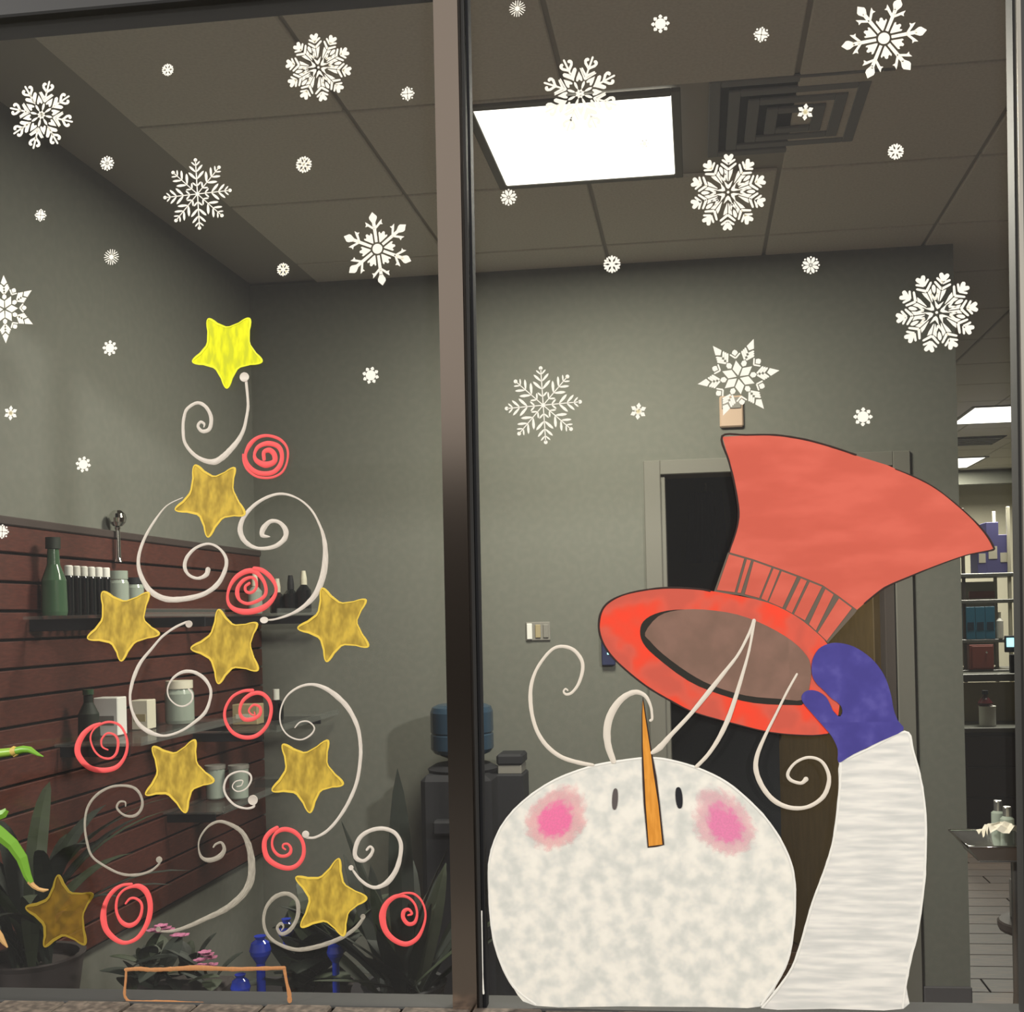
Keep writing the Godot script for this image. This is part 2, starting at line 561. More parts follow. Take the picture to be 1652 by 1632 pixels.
# ------------------------------------------------------------------ the building
func build_shell() -> void:
	# floor of boards
	var fl := setting("floor")
	put("subfloor", span(Vector3(-1.82, -0.1, -10.3), Vector3(4.6, -0.014, -0.1)), M.subfloor, fl)
	var board_a := box_mesh(Vector3(1.36, 0.014, 0.146), 0.002)
	var rng := RandomNumberGenerator.new()
	rng.seed = 4
	for i in 43:
		var z := -0.2 - i * 0.15
		for k in 4:
			var x := -1.0 + k * 1.365 - (i % 3) * 0.42 + 0.42
			var o := put("plank", board_a, M.plank_a if rng.randf() < 0.55 else M.plank_b, fl, Vector3(x, -0.007, z))
			o.rotation.y = 0.0
	# ceiling of square tiles in a grid
	var ce := setting("ceiling")
	put("slab", span(Vector3(-1.82, 2.75, -10.3), Vector3(4.6, 2.9, 0.14)), M.grid, ce)
	var tile := box_mesh(Vector3(0.555, 0.012, 0.557), 0.003)
	for i in 10:
		for k in 18:
			var x := -1.431 + 0.568 * i
			var z := -0.18 - 0.57 * k
			if (i == 2 and k == 2) or x > 2.0 + 0.26 * k or (z < -2.6 and x + 0.568 < 0.96):
				continue
			put("ceiling_tile", tile, M.ceiling, ce, Vector3(x + 0.284, 2.744, z))
	# walls
	struct("wall_side", span(Vector3(-1.82, 0, -10.3), Vector3(-1.695, 2.75, 0.14)), M.wall)
	var bw := setting("wall_back")
	put("panel", span(Vector3(-1.695, 0, -2.51), Vector3(-0.125, 2.74, -2.39)), M.wall, bw)
	put("panel", span(Vector3(0.715, 0, -2.51), Vector3(0.945, 2.74, -2.39)), M.wall, bw)
	put("panel", span(Vector3(-0.125, 1.965, -2.51), Vector3(0.715, 2.74, -2.39)), M.wall, bw)
	struct("baseboard_back", span(Vector3(0.78, 0, -2.39), Vector3(0.947, 0.066, -2.376), 0.003), M.base)
	struct("baseboard_back", span(Vector3(-1.695, 0, -2.39), Vector3(-0.19, 0.066, -2.376), 0.003), M.base)
	struct("wall_partition", span(Vector3(0.83, 0, -10.2), Vector3(0.945, 2.74, -2.51)), M.wall)
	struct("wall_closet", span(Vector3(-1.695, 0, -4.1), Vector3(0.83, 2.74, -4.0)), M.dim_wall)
	struct("wall_far", span(Vector3(0.83, 0, -10.32), Vector3(4.6, 2.74, -10.2)), M.cream)
	struct("wall_shop", span(Vector3(4.5, 0, -10.2), Vector3(4.62, 2.74, 0.14)), M.wall)
	# front of the shop round the window
	struct("wall_front", span(Vector3(-1.695, 0, -0.1), Vector3(4.5, 0.8, 0.0)), M.render_dark)
	struct("wall_front", span(Vector3(-1.695, 2.56, -0.1), Vector3(4.5, 2.75, 0.0)), M.render_dark)
	struct("wall_front", span(Vector3(1.72, 0.8, -0.1), Vector3(4.5, 2.56, 0.0)), M.render_dark)
	# doorway in the back wall: casing, dark frame, leaf standing open into the dark closet
	var d := setting("door_1")
	var st := begin()
	box(st, Vector3(-0.155, 1.0, -2.384), Vector3(0.062, 2.0, 0.016), 0.003)
	box(st, Vector3(0.745, 1.0, -2.384), Vector3(0.062, 2.0, 0.016), 0.003)
	box(st, Vector3(0.295, 1.973, -2.384), Vector3(0.84, 0.054, 0.016), 0.003)
	put("casing", st.commit(), M.door_frame, d)
	st = begin()
	box(st, Vector3(-0.117, 0.975, -2.45), Vector3(0.018, 1.95, 0.12), 0.002)
	box(st, Vector3(0.298, 1.955, -2.45), Vector3(0.812, 0.02, 0.12), 0.002)
	put("jamb", st.commit(), M.door_frame, d)
	put("hinge_jamb", box_mesh(Vector3(0.036, 1.95, 0.12), 0.002), M.dark_frame, d, Vector3(0.694, 0.975, -2.45))
	var leaf := Node3D.new()
	leaf.name = "door_leaf"
	d.add_child(leaf)
	leaf.position = Vector3(0.668, 0.97, -2.5)
	leaf.rotation.y = deg_to_rad(-66)
	put("panel", box_mesh(Vector3(0.76, 1.93, 0.04), 0.003), M.door_wood, leaf, Vector3(-0.38, 0, 0))
	put("handle", lathe_mesh([0.0, 0.0, 0.03, 0.0, 0.03, 0.008, 0.01, 0.012, 0.01, 0.04, 0.026, 0.05, 0.026, 0.07, 0.0, 0.076], 16), M.steel, leaf, Vector3(-0.7, 0.0, 0.02)).rotation.x = PI / 2

func build_window() -> void:
	var w := setting("window_1")
	# bar between the two big panes: flat face, dark channel, thin bright edge
	put("mullion", mullion_shape(), M.bronze, w)
	var a0 := gl(741, 0)
	var a1 := gl(774, 1632)
	var st := begin()
	slant_bar(st, gl(740, -20), gl(773, 1640), 0.0045, -0.03, 0.003)
	put("channel", st.commit(), M.bronze_dark, w)
	st = begin()
	slant_bar(st, gl(746, -20), gl(777.5, 1640), 0.0045, -0.02, 0.006)
	put("glazing_stop", st.commit(), M.bronze_dark, w)
	st = begin()
	slant_bar(st, gl(752.5, -20), gl(783, 1640), 0.0045, -0.02, 0.002)
	put("gasket", st.commit(), M.black, w)
	# bar at the other end of the second pane
	st = begin()
	slant_bar(st, gl(1634, -20), gl(1656, 1640), 0.005, -0.03, 0.004)
	put("gasket", st.commit(), M.bronze_dark, w)
	st = begin()
	slant_bar(st, gl(1639, -20), gl(1661, 1640), 0.006, -0.02, 0.012)
	put("glazing_stop", st.commit(), M.stop_bright, w)
	st = begin()
	slant_bar(st, gl(1668, -20), gl(1690, 1640), 0.046, -0.06, 0.008)
	put("mullion", st.commit(), M.bronze_dark, w)
	# head, sill and side
	put("head_rail", span(Vector3(-1.7, 2.442, -0.06), Vector3(1.72, 2.56, 0.012), 0.003), M.bronze_dark, w)
	put("sill_rail", span(Vector3(-1.7, 0.78, -0.06), Vector3(1.72, 0.824, 0.004), 0.003), M.bronze_dark, w)
	put("jamb", span(Vector3(-1.695, 0.82, -0.06), Vector3(-1.62, 2.45, 0.012), 0.003), M.bronze_dark, w)
	put("pane", span(Vector3(-1.62, 0.815, -0.012), Vector3(-0.36, 2.45, -0.004)), M.glass, w)
	put("pane", span(Vector3(-0.345, 0.815, -0.012), Vector3(0.49, 2.45, -0.004)), M.glass, w)
	put("pane", span(Vector3(0.53, 0.815, -0.012), Vector3(1.72, 2.45, -0.004)), M.glass, w)
	# row of sill blocks below the glass, outside
	var s := setting("trim_1")
	for i in 22:
		var x := -1.6 + i * 0.1128
		put("sill_block", box_mesh(Vector3(0.108, 0.09, 0.075), 0.003), M.sill, s, Vector3(x + 0.05, 0.779 + 0.0012 * (i % 3), 0.042))
	struct("trim_2", span(Vector3(-1.695, 0.6, -0.42), Vector3(1.7, 0.64, -0.1), 0.004), M.counter_dark)

func mullion_shape() -> ArrayMesh:
	var st := begin()
	slant_bar(st, gl(720.2, -20), gl(753, 1640), 0.0385, -0.06, 0.012)
	return st.commit()

func slant_bar(st: SurfaceTool, a: Vector2, b: Vector2, width: float, z0: float, z1: float) -> void:
	# a bar that follows the slight lean of the frame as built
	var d := (b - a)
	var h := width / 2
	var poly := PackedVector2Array([a + Vector2(-h, 0), a + Vector2(h, 0), b + Vector2(h, 0), b + Vector2(-h, 0)])
	prism(st, poly, z0, z1)

func build_street() -> void:
	struct("pavement", span(Vector3(-14, -0.1, 0.14), Vector3(14, 0.0, 3.6)), M.pavement)
	struct("ground", span(Vector3(-30, -0.3, 3.6), Vector3(30, -0.12, 24)), M.asphalt)
	var b := setting("wall_opposite")
	put("body", span(Vector3(-24, -0.12, 14), Vector3(24, 3.55, 20)), M.render_dark, b)
	put("parapet", span(Vector3(-24.1, 3.55, 13.9), Vector3(24.1, 3.7, 20.1), 0.02), M.render_dark, b)

# ------------------------------------------------------------------ snowflake clings
func kite(st: SurfaceTool, pts: Array, mirror := true) -> void:
	var p := PackedVector2Array()
	for i in range(0, pts.size(), 2):
		p.append(Vector2(pts[i], pts[i + 1]))
	prism(st, p, 0.0, 0.012)
	if mirror:
		var q := PackedVector2Array()
		for v in p:
			q.append(Vector2(-v.x, v.y))
		prism(st, q, 0.0, 0.012)

func bar2(st: SurfaceTool, a: Vector2, b: Vector2, wa: float, wb: float, mirror := true) -> void:
	var t := (b - a).normalized()
	var n := Vector2(-t.y, t.x)
	kite(st, [a.x + n.x * wa, a.y + n.y * wa, b.x + n.x * wb, b.y + n.y * wb, b.x + t.x * wb, b.y + t.y * wb, b.x - n.x * wb, b.y - n.y * wb, a.x - n.x * wa, a.y - n.y * wa], mirror)

func leaf2(st: SurfaceTool, a: Vector2, b: Vector2, w: float, mirror := true) -> void:
	var t := b - a
	var n := Vector2(-t.y, t.x).normalized()
	var flat := []
	for k: Array in [[0.0, 0.0], [0.25, 0.7], [0.6, 1.0], [0.85, 0.7], [1.0, 0.0], [0.85, -0.7], [0.6, -1.0], [0.25, -0.7]]:
		var q: Vector2 = a + t * k[0] + n * w * k[1]
		flat.append(q.x)
		flat.append(q.y)
	kite(st, flat, mirror)

func dot2(st: SurfaceTool, c: Vector2, r: float) -> void:
	prism(st, disc(c, r, 12), 0.0, 0.012)

func flake_parts(kind: String) -> Dictionary:
	# unit radius; each entry: name -> [mesh, list of angles in degrees clockwise from the top]
	var out := {}
	var st := begin()
	match kind:
		"heart":
			kite(st, [0, 0.72, 0.03, 0.76, 0.115, 0.9, 0.125, 0.95, 0.09, 0.985, 0.05, 0.985, 0, 0.93])
			bar2(st, Vector2(0, 0.735), Vector2(0.155, 0.835), 0.032, 0.026)
			bar2(st, Vector2(0, 0.585), Vector2(0.185, 0.735), 0.034, 0.026)
			kite(st, [0.012, 0.54, 0.115, 0.6, 0.1, 0.5, 0.03, 0.3, 0.012, 0.28])
			out["arm"] = [st.commit(), range(0, 360, 36)]
			st = begin()
			leaf2(st, Vector2(0, 0.47), Vector2(0, 0.7), 0.05, false)
			bar2(st, Vector2(0, 0.32), Vector2(0.075, 0.47), 0.03, 0.018)
			out["almond"] = [st.commit(), [54, 90, 162, 234, 270, 342]]
			st = begin()
			kite(st, [0, 0.085, 0.05, 0.13, 0.115, 0.3, 0, 0.19])
			out["star_ray"] = [st.commit(), range(0, 360, 60)]
			st = begin()
			dot2(st, Vector2.ZERO, 0.034)
			out["centre"] = [st.commit(), [0]]
		"hook":
			for thick in 2:
				st = begin()
				bar2(st, Vector2(0, 0.4), Vector2(0, 0.985), 0.022, 0.026, false)
				kite(st, [0, 0.62, 0.05, 0.68, 0.15, 0.76, 0.185, 0.84, 0.17, 0.9, 0.12, 0.935, 0.07, 0.92, 0.06, 0.87, 0.09, 0.855, 0.11, 0.83, 0.09, 0.8, 0.0, 0.72])
				if thick == 0:
					kite(st, [0, 0.37, 0.03, 0.42, 0.19, 0.6, 0.19, 0.66, 0.15, 0.68, 0.11, 0.66, 0, 0.56])
				else:
					bar2(st, Vector2(0, 0.38), Vector2(0.215, 0.62), 0.02, 0.014)
					bar2(st, Vector2(0, 0.47), Vector2(0.17, 0.635), 0.03, 0.024)
				leaf2(st, Vector2(0, 0.12), Vector2(0, 0.35), 0.035, false)
				out["arm" if thick == 0 else "double_arm"] = [st.commit(), range(0 if thick == 0 else 45, 360, 90)]
			st = begin()
			kite(st, [0, 0.58, 0.075, 0.42, 0.085, 0.34, 0.05, 0.32, 0, 0.375])
			out["petal"] = [st.commit(), range(22, 360, 45)]
			st = begin()
			for k in 8:
				var an := TAU * k / 8.0
				bar2(st, Vector2.ZERO, Vector2(sin(an), cos(an)) * 0.1, 0.05, 0.025, false)
			out["centre"] = [st.commit(), [0]]
		"leafy":
			bar2(st, Vector2(0, 0.05), Vector2(0, 0.92), 0.013, 0.012, false)
			dot2(st, Vector2(0, 0.95), 0.05)
			leaf2(st, Vector2(0, 0.78), Vector2(0.125, 0.905), 0.022)
			leaf2(st, Vector2(0, 0.6), Vector2(0.195, 0.8), 0.032)
			leaf2(st, Vector2(0, 0.4), Vector2(0.225, 0.625), 0.037)
			leaf2(st, Vector2(0, 0.21), Vector2(0.125, 0.335), 0.024)
			out["arm"] = [st.commit(), range(0, 360, 45)]
			st = begin()
			dot2(st, Vector2.ZERO, 0.055)
			out["centre"] = [st.commit(), [0]]
		"branch":
			bar2(st, Vector2(0, 0.18), Vector2(0, 0.74), 0.036, 0.045, false)
			kite(st, [0, 0.66, 0.04, 0.7, 0.105, 0.82, 0.105, 0.88, 0, 1.0])
			kite(st, [0, 0.5, 0.04, 0.53, 0.17, 0.64, 0.245, 0.63, 0.215, 0.68, 0.23, 0.77, 0.155, 0.71, 0.05, 0.61, 0, 0.62])
			out["arm"] = [st.commit(), range(0, 360, 60)]
			st = begin()
			kite(st, [0, 0.18, 0.03, 0.22, 0.13, 0.41, 0.115, 0.45, 0.07, 0.41, 0.04, 0.44, 0.035, 0.48, 0, 0.5])
			out["sprig"] = [st.commit(), range(30, 360, 60)]
			st = begin()
			prism(st, disc(Vector2.ZERO, 0.135, 20), 0.0, 0.012)
			out["centre"] = [st.commit(), [0]]
		"rhomb":
			kite(st, [0, 1.0, 0.095, 0.78, 0, 0.7])
			for k in 3:
				var b := 0.46 + 0.08 * k
				bar2(st, Vector2(0.018, b), Vector2(0.15 - 0.022 * k, b + 0.155 - 0.03 * k), 0.024, 0.024)
			kite(st, [0, 0.45, 0.06, 0.4, 0.065, 0.33, 0, 0.28])
			out["arm"] = [st.commit(), range(0, 360, 60)]
			st = begin()
			kite(st, [0, 0.045, 0.11, 0.22, 0, 0.42])
			out["petal"] = [st.commit(), range(30, 360, 60)]
			st = begin()
			kite(st, [0, 0.53, 0.075, 0.6, 0.05, 0.655, 0, 0.685])
			bar2(st, Vector2(0, 0.475), Vector2(0.115, 0.575), 0.02, 0.018)
			out["chevron"] = [st.commit(), range(30, 360, 60)]
	return out

func small_flake(kind: String) -> ArrayMesh:
	var st := begin()
	match kind:
		"daisy":
			for k in 8:
				var an := TAU * (k + 0.5) / 8.0
				var d := Vector2(sin(an), cos(an))
				leaf2(st, d * 0.14, d * 0.98, 0.19, false)
				var e := Vector2(sin(an + TAU / 16), cos(an + TAU / 16))
				dot2(st, e * 0.9, 0.11)
			dot2(st, Vector2.ZERO, 0.1)
		"hearts":
			for k in 4:
				var an := TAU * (k + 0.5) / 4.0
				var x := Vector2(sin(an), cos(an))
				var y := Vector2(-x.y, x.x)
				var p := PackedVector2Array()
				for v: Array in [[0.08, 0.0], [0.12, 0.09], [0.55, 0.46], [0.84, 0.42], [0.66, 0.12], [0.62, 0.0], [0.66, -0.12], [0.84, -0.42], [0.55, -0.46], [0.12, -0.09]]:
					p.append(x * v[0] + y * v[1])
				prism(st, p, 0.0, 0.02)
			for k in 8:
				var an := TAU * k / 8.0
				dot2(st, Vector2(sin(an), cos(an)) * 0.9, 0.13)
		"twig":
			for k in 6:
				var an := TAU * k / 6.0
				var x := Vector2(sin(an), cos(an))
				var y := Vector2(-x.y, x.x)
				bar2(st, Vector2.ZERO, x * 0.92, 0.13, 0.12, false)
				for s: float in [-1.0, 1.0]:
					bar2(st, x * 0.5, x * 0.82 + y * 0.34 * s, 0.12, 0.11, false)
		"comb":
			dot2(st, Vector2.ZERO, 0.3)
			for k in 6:
				var an := TAU * k / 6.0
				var x := Vector2(sin(an), cos(an))
				var y := Vector2(-x.y, x.x)
				for s: float in [-1.0, 0.0, 1.0]:
					bar2(st, x * 0.3 + y * 0.2 * s, x * (0.95 - 0.04 * absf(s)) + y * 0.3 * s, 0.05, 0.05, false)
		"badge":
			prism(st, disc(Vector2.ZERO, 0.6, 16), 0.0, 0.02)
			for k in 8:
				var an := TAU * k / 8.0
				var x := Vector2(sin(an), cos(an))
				var y := Vector2(-x.y, x.x)
				prism(st, PackedVector2Array([x * 0.55, x * 0.75 + y * 0.24, x * 1.0 + y * 0.08, x * 1.0 - y * 0.08, x * 0.75 - y * 0.24]), 0.0, 0.02)
		"petals":
			dot2(st, Vector2.ZERO, 0.3)
			for k in 6:
				var an := TAU * k / 6.0
				var x := Vector2(sin(an), cos(an))
				var y := Vector2(-x.y, x.x)
				prism(st, PackedVector2Array([x * 0.2, x * 0.64 + y * 0.27, x * 1.0, x * 0.64 - y * 0.27]), 0.0, 0.02)
				var e := Vector2(sin(an + TAU / 12), cos(an + TAU / 12))
				bar2(st, Vector2.ZERO, e * 0.4, 0.1, 0.05, false)
	return st.commit()

var flake_designs := {}

func big_flake(kind: String, px: float, py: float, r: float, deg: float, label: String) -> void:
	var c := gl(px, py)
	if not flake_designs.has(kind):
		flake_designs[kind] = flake_parts(kind)
	var t := thing("snowflake_cling", label, "snowflake decal", Vector3(c.x, c.y, -0.0035), "large snowflake clings")
	var s := r * 0.00097
	t.scale = Vector3(s, s, s)
	t.rotation.z = deg_to_rad(-deg) + ROLL
	for called: String in flake_designs[kind]:
		var e: Array = flake_designs[kind][called]
		for a in e[1]:
			var o := put(called, e[0], M.vinyl, t)
			o.rotation.z = -deg_to_rad(a + (0.5 if kind == "hook" and called == "petal" else 0.0))

func little_flake(kind: String, px: float, py: float, r: float, deg: float, label: String) -> void:
	var c := gl(px, py)
	if not flake_designs.has(kind):
		flake_designs[kind] = small_flake(kind)
	var o := put("small_snowflake_cling", flake_designs[kind], M.vinyl, self, Vector3(c.x, c.y, -0.0035))
	var s := r * 0.00097
	o.scale = Vector3(s, s, s)
	o.rotation.z = deg_to_rad(-deg) + ROLL
	tag(o, label, "snowflake decal", "small snowflake clings")

func build_flakes() -> void:
	big_flake("heart", 512.6, 107.2, 57, -5.6, "ten-armed heart-tipped snowflake cling high on the tree pane, beside the lamp pane's bar")
	big_flake("heart", 1174.7, 308.8, 61, 3.6, "ten-armed heart-tipped snowflake cling below the ceiling vent")
	big_flake("heart", 1511.9, 503.1, 62.5, 13.9, "ten-armed heart-tipped snowflake cling over the corner where the back wall ends")
	big_flake("hook", 64.9, 184.1, 58.5, -27.7, "eight-armed snowflake cling with curled hook tips, alone over the dark ceiling of tree pane")
	big_flake("hook", 935.3, 149.8, 62, -22.5, "eight-armed snowflake cling with curled hook tips, half across the bright ceiling lamp")
	big_flake("leafy", 317.1, 311.7, 60, -0.8, "feathery dot-tipped snowflake cling above the painted tree's yellow top star")
	big_flake("leafy", 875.9, 652.8, 63, -1.2, "feathery dot-tipped snowflake cling on the snowman pane above his curl of hair")
	big_flake("branch", 607.9, 400.2, 61, -5.6, "bold six-branched snowflake cling with round centre, on the tree pane near the middle bar")
	big_flake("branch", 1426.5, 60.2, 65.5, 24.8, "bold six-branched snowflake cling with round centre, in the top corner of snowman pane")
	big_flake("rhomb", 1191.3, 607.8, 64.5, 24.5, "six-pointed snowflake cling of small diamonds, just above the red hat")
	big_flake("rhomb", 5.7, 497.8, 58, 0.8, "six-pointed snowflake cling of small diamonds, cut off by the picture edge")
	little_flake("twig", 269, 111, 10.5, 0, "tiny six-twig snowflake cling on the dark ceiling between two large clings")
	little_flake("daisy", 171, 262, 12.5, 2, "tiny daisy-shaped snowflake cling below the hook-tipped snowflake on tree pane")
	little_flake("hearts", 63.5, 346, 10.5, 8, "tiny snowflake cling of four hearts on plain wall, above the diamond snowflake")
	little_flake("comb", 178, 413.5, 13.5, 12, "tiny comb-armed snowflake cling on tree pane, on the dark ceiling corner line")
	little_flake("twig", 489, 264, 13.8, 12, "tiny six-twig snowflake cling below the heart-tipped snowflake on tree pane")
	little_flake("hearts", 656.5, 149.5, 11.5, 0, "tiny snowflake cling of four hearts close beside the middle bar, tree pane")
	little_flake("twig", 455.5, 433.5, 11, 5, "tiny six-twig snowflake cling where ceiling meets back wall, tree pane")
	little_flake("badge", 175.5, 560.5, 13, 6, "tiny eight-lobed snowflake cling on bare wall beside the yellow top star")
	little_flake("petals", 15.2, 665.5, 12.8, 6, "tiny six-petal snowflake cling at the picture edge, below the cut-off snowflake")
	little_flake("badge", 132.5, 748.5, 13.5, 12, "tiny eight-lobed snowflake cling just above the red slatted wall")
	little_flake("badge", 597, 604.5, 14, 18, "tiny eight-lobed snowflake cling alone between the top star and middle bar")
	little_flake("hearts", 1.5, 857, 12, 6, "tiny half-seen snowflake cling at picture edge on the red slatted wall's top")
	little_flake("comb", 834, 12, 13.5, 8, "tiny comb-armed snowflake cling at the very top of snowman pane")
	little_flake("badge", 1065.3, 36.5, 14.5, 2, "tiny eight-lobed snowflake cling above the bright ceiling lamp's far end")
	little_flake("hearts", 1228.4, 54, 12, 12, "tiny snowflake cling of four hearts above the ceiling vent")
	little_flake("petals", 1299.6, 179, 13.5, 8, "tiny six-petal snowflake cling over the dark ceiling vent")
	little_flake("twig", 1445.8, 243, 12.5, 12, "tiny six-twig snowflake cling below the bold corner snowflake, snowman pane")
	little_flake("daisy", 819.9, 317, 13.5, 3, "tiny daisy-shaped snowflake cling under the near corner of bright lamp")
	little_flake("twig", 987, 425, 14, 2, "tiny six-twig snowflake cling at the ceiling line, below the bright lamp")
	little_flake("daisy", 1308.3, 426.5, 14, 4, "tiny daisy-shaped snowflake cling below the ceiling line, beyond the vent")
	little_flake("petals", 1029.5, 662.5, 13.8, 8, "tiny six-petal snowflake cling on bare wall between feathery and diamond snowflakes")
	little_flake("badge", 1392.8, 671.5, 14.5, 4, "tiny eight-lobed snowflake cling just above the red hat's curved top")
	little_flake("comb", 1039.5, 230, 11.8, 0, "tiny comb-armed snowflake cling dark against the bright ceiling lamp")

# ------------------------------------------------------------------ the painted tree
func swirl(label: String, flat: Array, dot: Array, mat: Material, seed_ := 1) -> void:
	var pts := PackedVector2Array()
	for i in range(0, flat.size(), 3):
		pts.append(gl(flat[i], flat[i + 1]))
	var c := centre_of(pts)
	var t := thing("painted_swirl", label, "painting", Vector3(c.x, c.y, -0.0038), "white swirls of the painted tree")
	put("stroke", stroke(flat, c, 0.0, 0.0008, 0.05, seed_), mat, t)
	if dot.size():
		var st := begin()
		var q := gl(dot[0], dot[1]) - c
		var e := PackedVector2Array()
		for p in disc(Vector2.ZERO, dot[2] * 0.00096, 18):
			e.append(q + Vector2(p.x * (dot[3] if dot.size() > 3 else 1.0), p.y))
		prism(st, e, 0.0002, 0.0016)
		put("dot", st.commit(), mat, t)

func ornament(label: String, flat: Array) -> void:
	var pts := PackedVector2Array()
	for i in range(0, flat.size(), 3):
		pts.append(gl(flat[i], flat[i + 1]))
	var c := centre_of(pts)
	var o := put("painted_ornament", stroke(flat, c, 0.0, 0.0009, 0.0), M.coral, self, Vector3(c.x, c.y, -0.0038))
	tag(o, label, "painting", "red spiral ornaments of the painted tree")

func star(label: String, flat: Array, fill: Material, edge: Material, edge_w := 3.4) -> void:
	# flat: tip, notch, tip, notch ... clockwise
	var raw := survey(flat)
	var c := centre_of(raw)
	var p := moved(raw, c)
	var out := PackedVector2Array()
	for i in range(0, 10, 2):
		var tip := p[i]
		var before := p[(i + 9) % 10]
		var after := p[i + 1]
		var a := tip.lerp(before, 0.5)
		var b := tip.lerp(after, 0.5)
		var k := tip * 2.0 - (a + b) * 0.5
		for s in 9:
			var f := s / 8.0
			var pt := a * (1 - f) * (1 - f) + k * 2 * f * (1 - f) + b * f * f
			# fuller, rounder tip
			out.append(pt)
		out.append(after.lerp(tip, 0.08))
		out.append(after.lerp(p[(i + 2) % 10], 0.08))
	var t := thing("painted_star", label, "painting", Vector3(c.x, c.y, -0.0037), "stars of the painted tree")
	var st := begin()
	prism(st, out, 0.0, 0.0007)
	put("fill", st.commit(), fill, t)
	# outline stroke just inside the rim
	var h := edge_w * 0.00096
	var inner := PackedVector2Array()
	var n := out.size()
	if Geometry2D.is_polygon_clockwise(out):
		out.reverse()
	for i in n:
		var d := (out[(i + 1) % n] - out[(i - 1 + n) % n]).normalized()
		inner.append(out[i] + Vector2(-d.y, d.x) * h * (0.85 + 0.3 * sin(i * 0.7)))
	st = begin()
	for i in n:
		var j := (i + 1) % n
		var z := 0.0013
		quad(st, Vector3(out[i].x, out[i].y, z), Vector3(out[j].x, out[j].y, z), Vector3(inner[j].x, inner[j].y, z), Vector3(inner[i].x, inner[i].y, z))
		quad(st, Vector3(out[i].x, out[i].y, 0), Vector3(out[j].x, out[j].y, 0), Vector3(out[j].x, out[j].y, z), Vector3(out[i].x, out[i].y, z))
		quad(st, Vector3(inner[j].x, inner[j].y, 0.0006), Vector3(inner[i].x, inner[i].y, 0.0006), Vector3(inner[i].x, inner[i].y, z), Vector3(inner[j].x, inner[j].y, z))
	put("outline", st.commit(), edge, t)

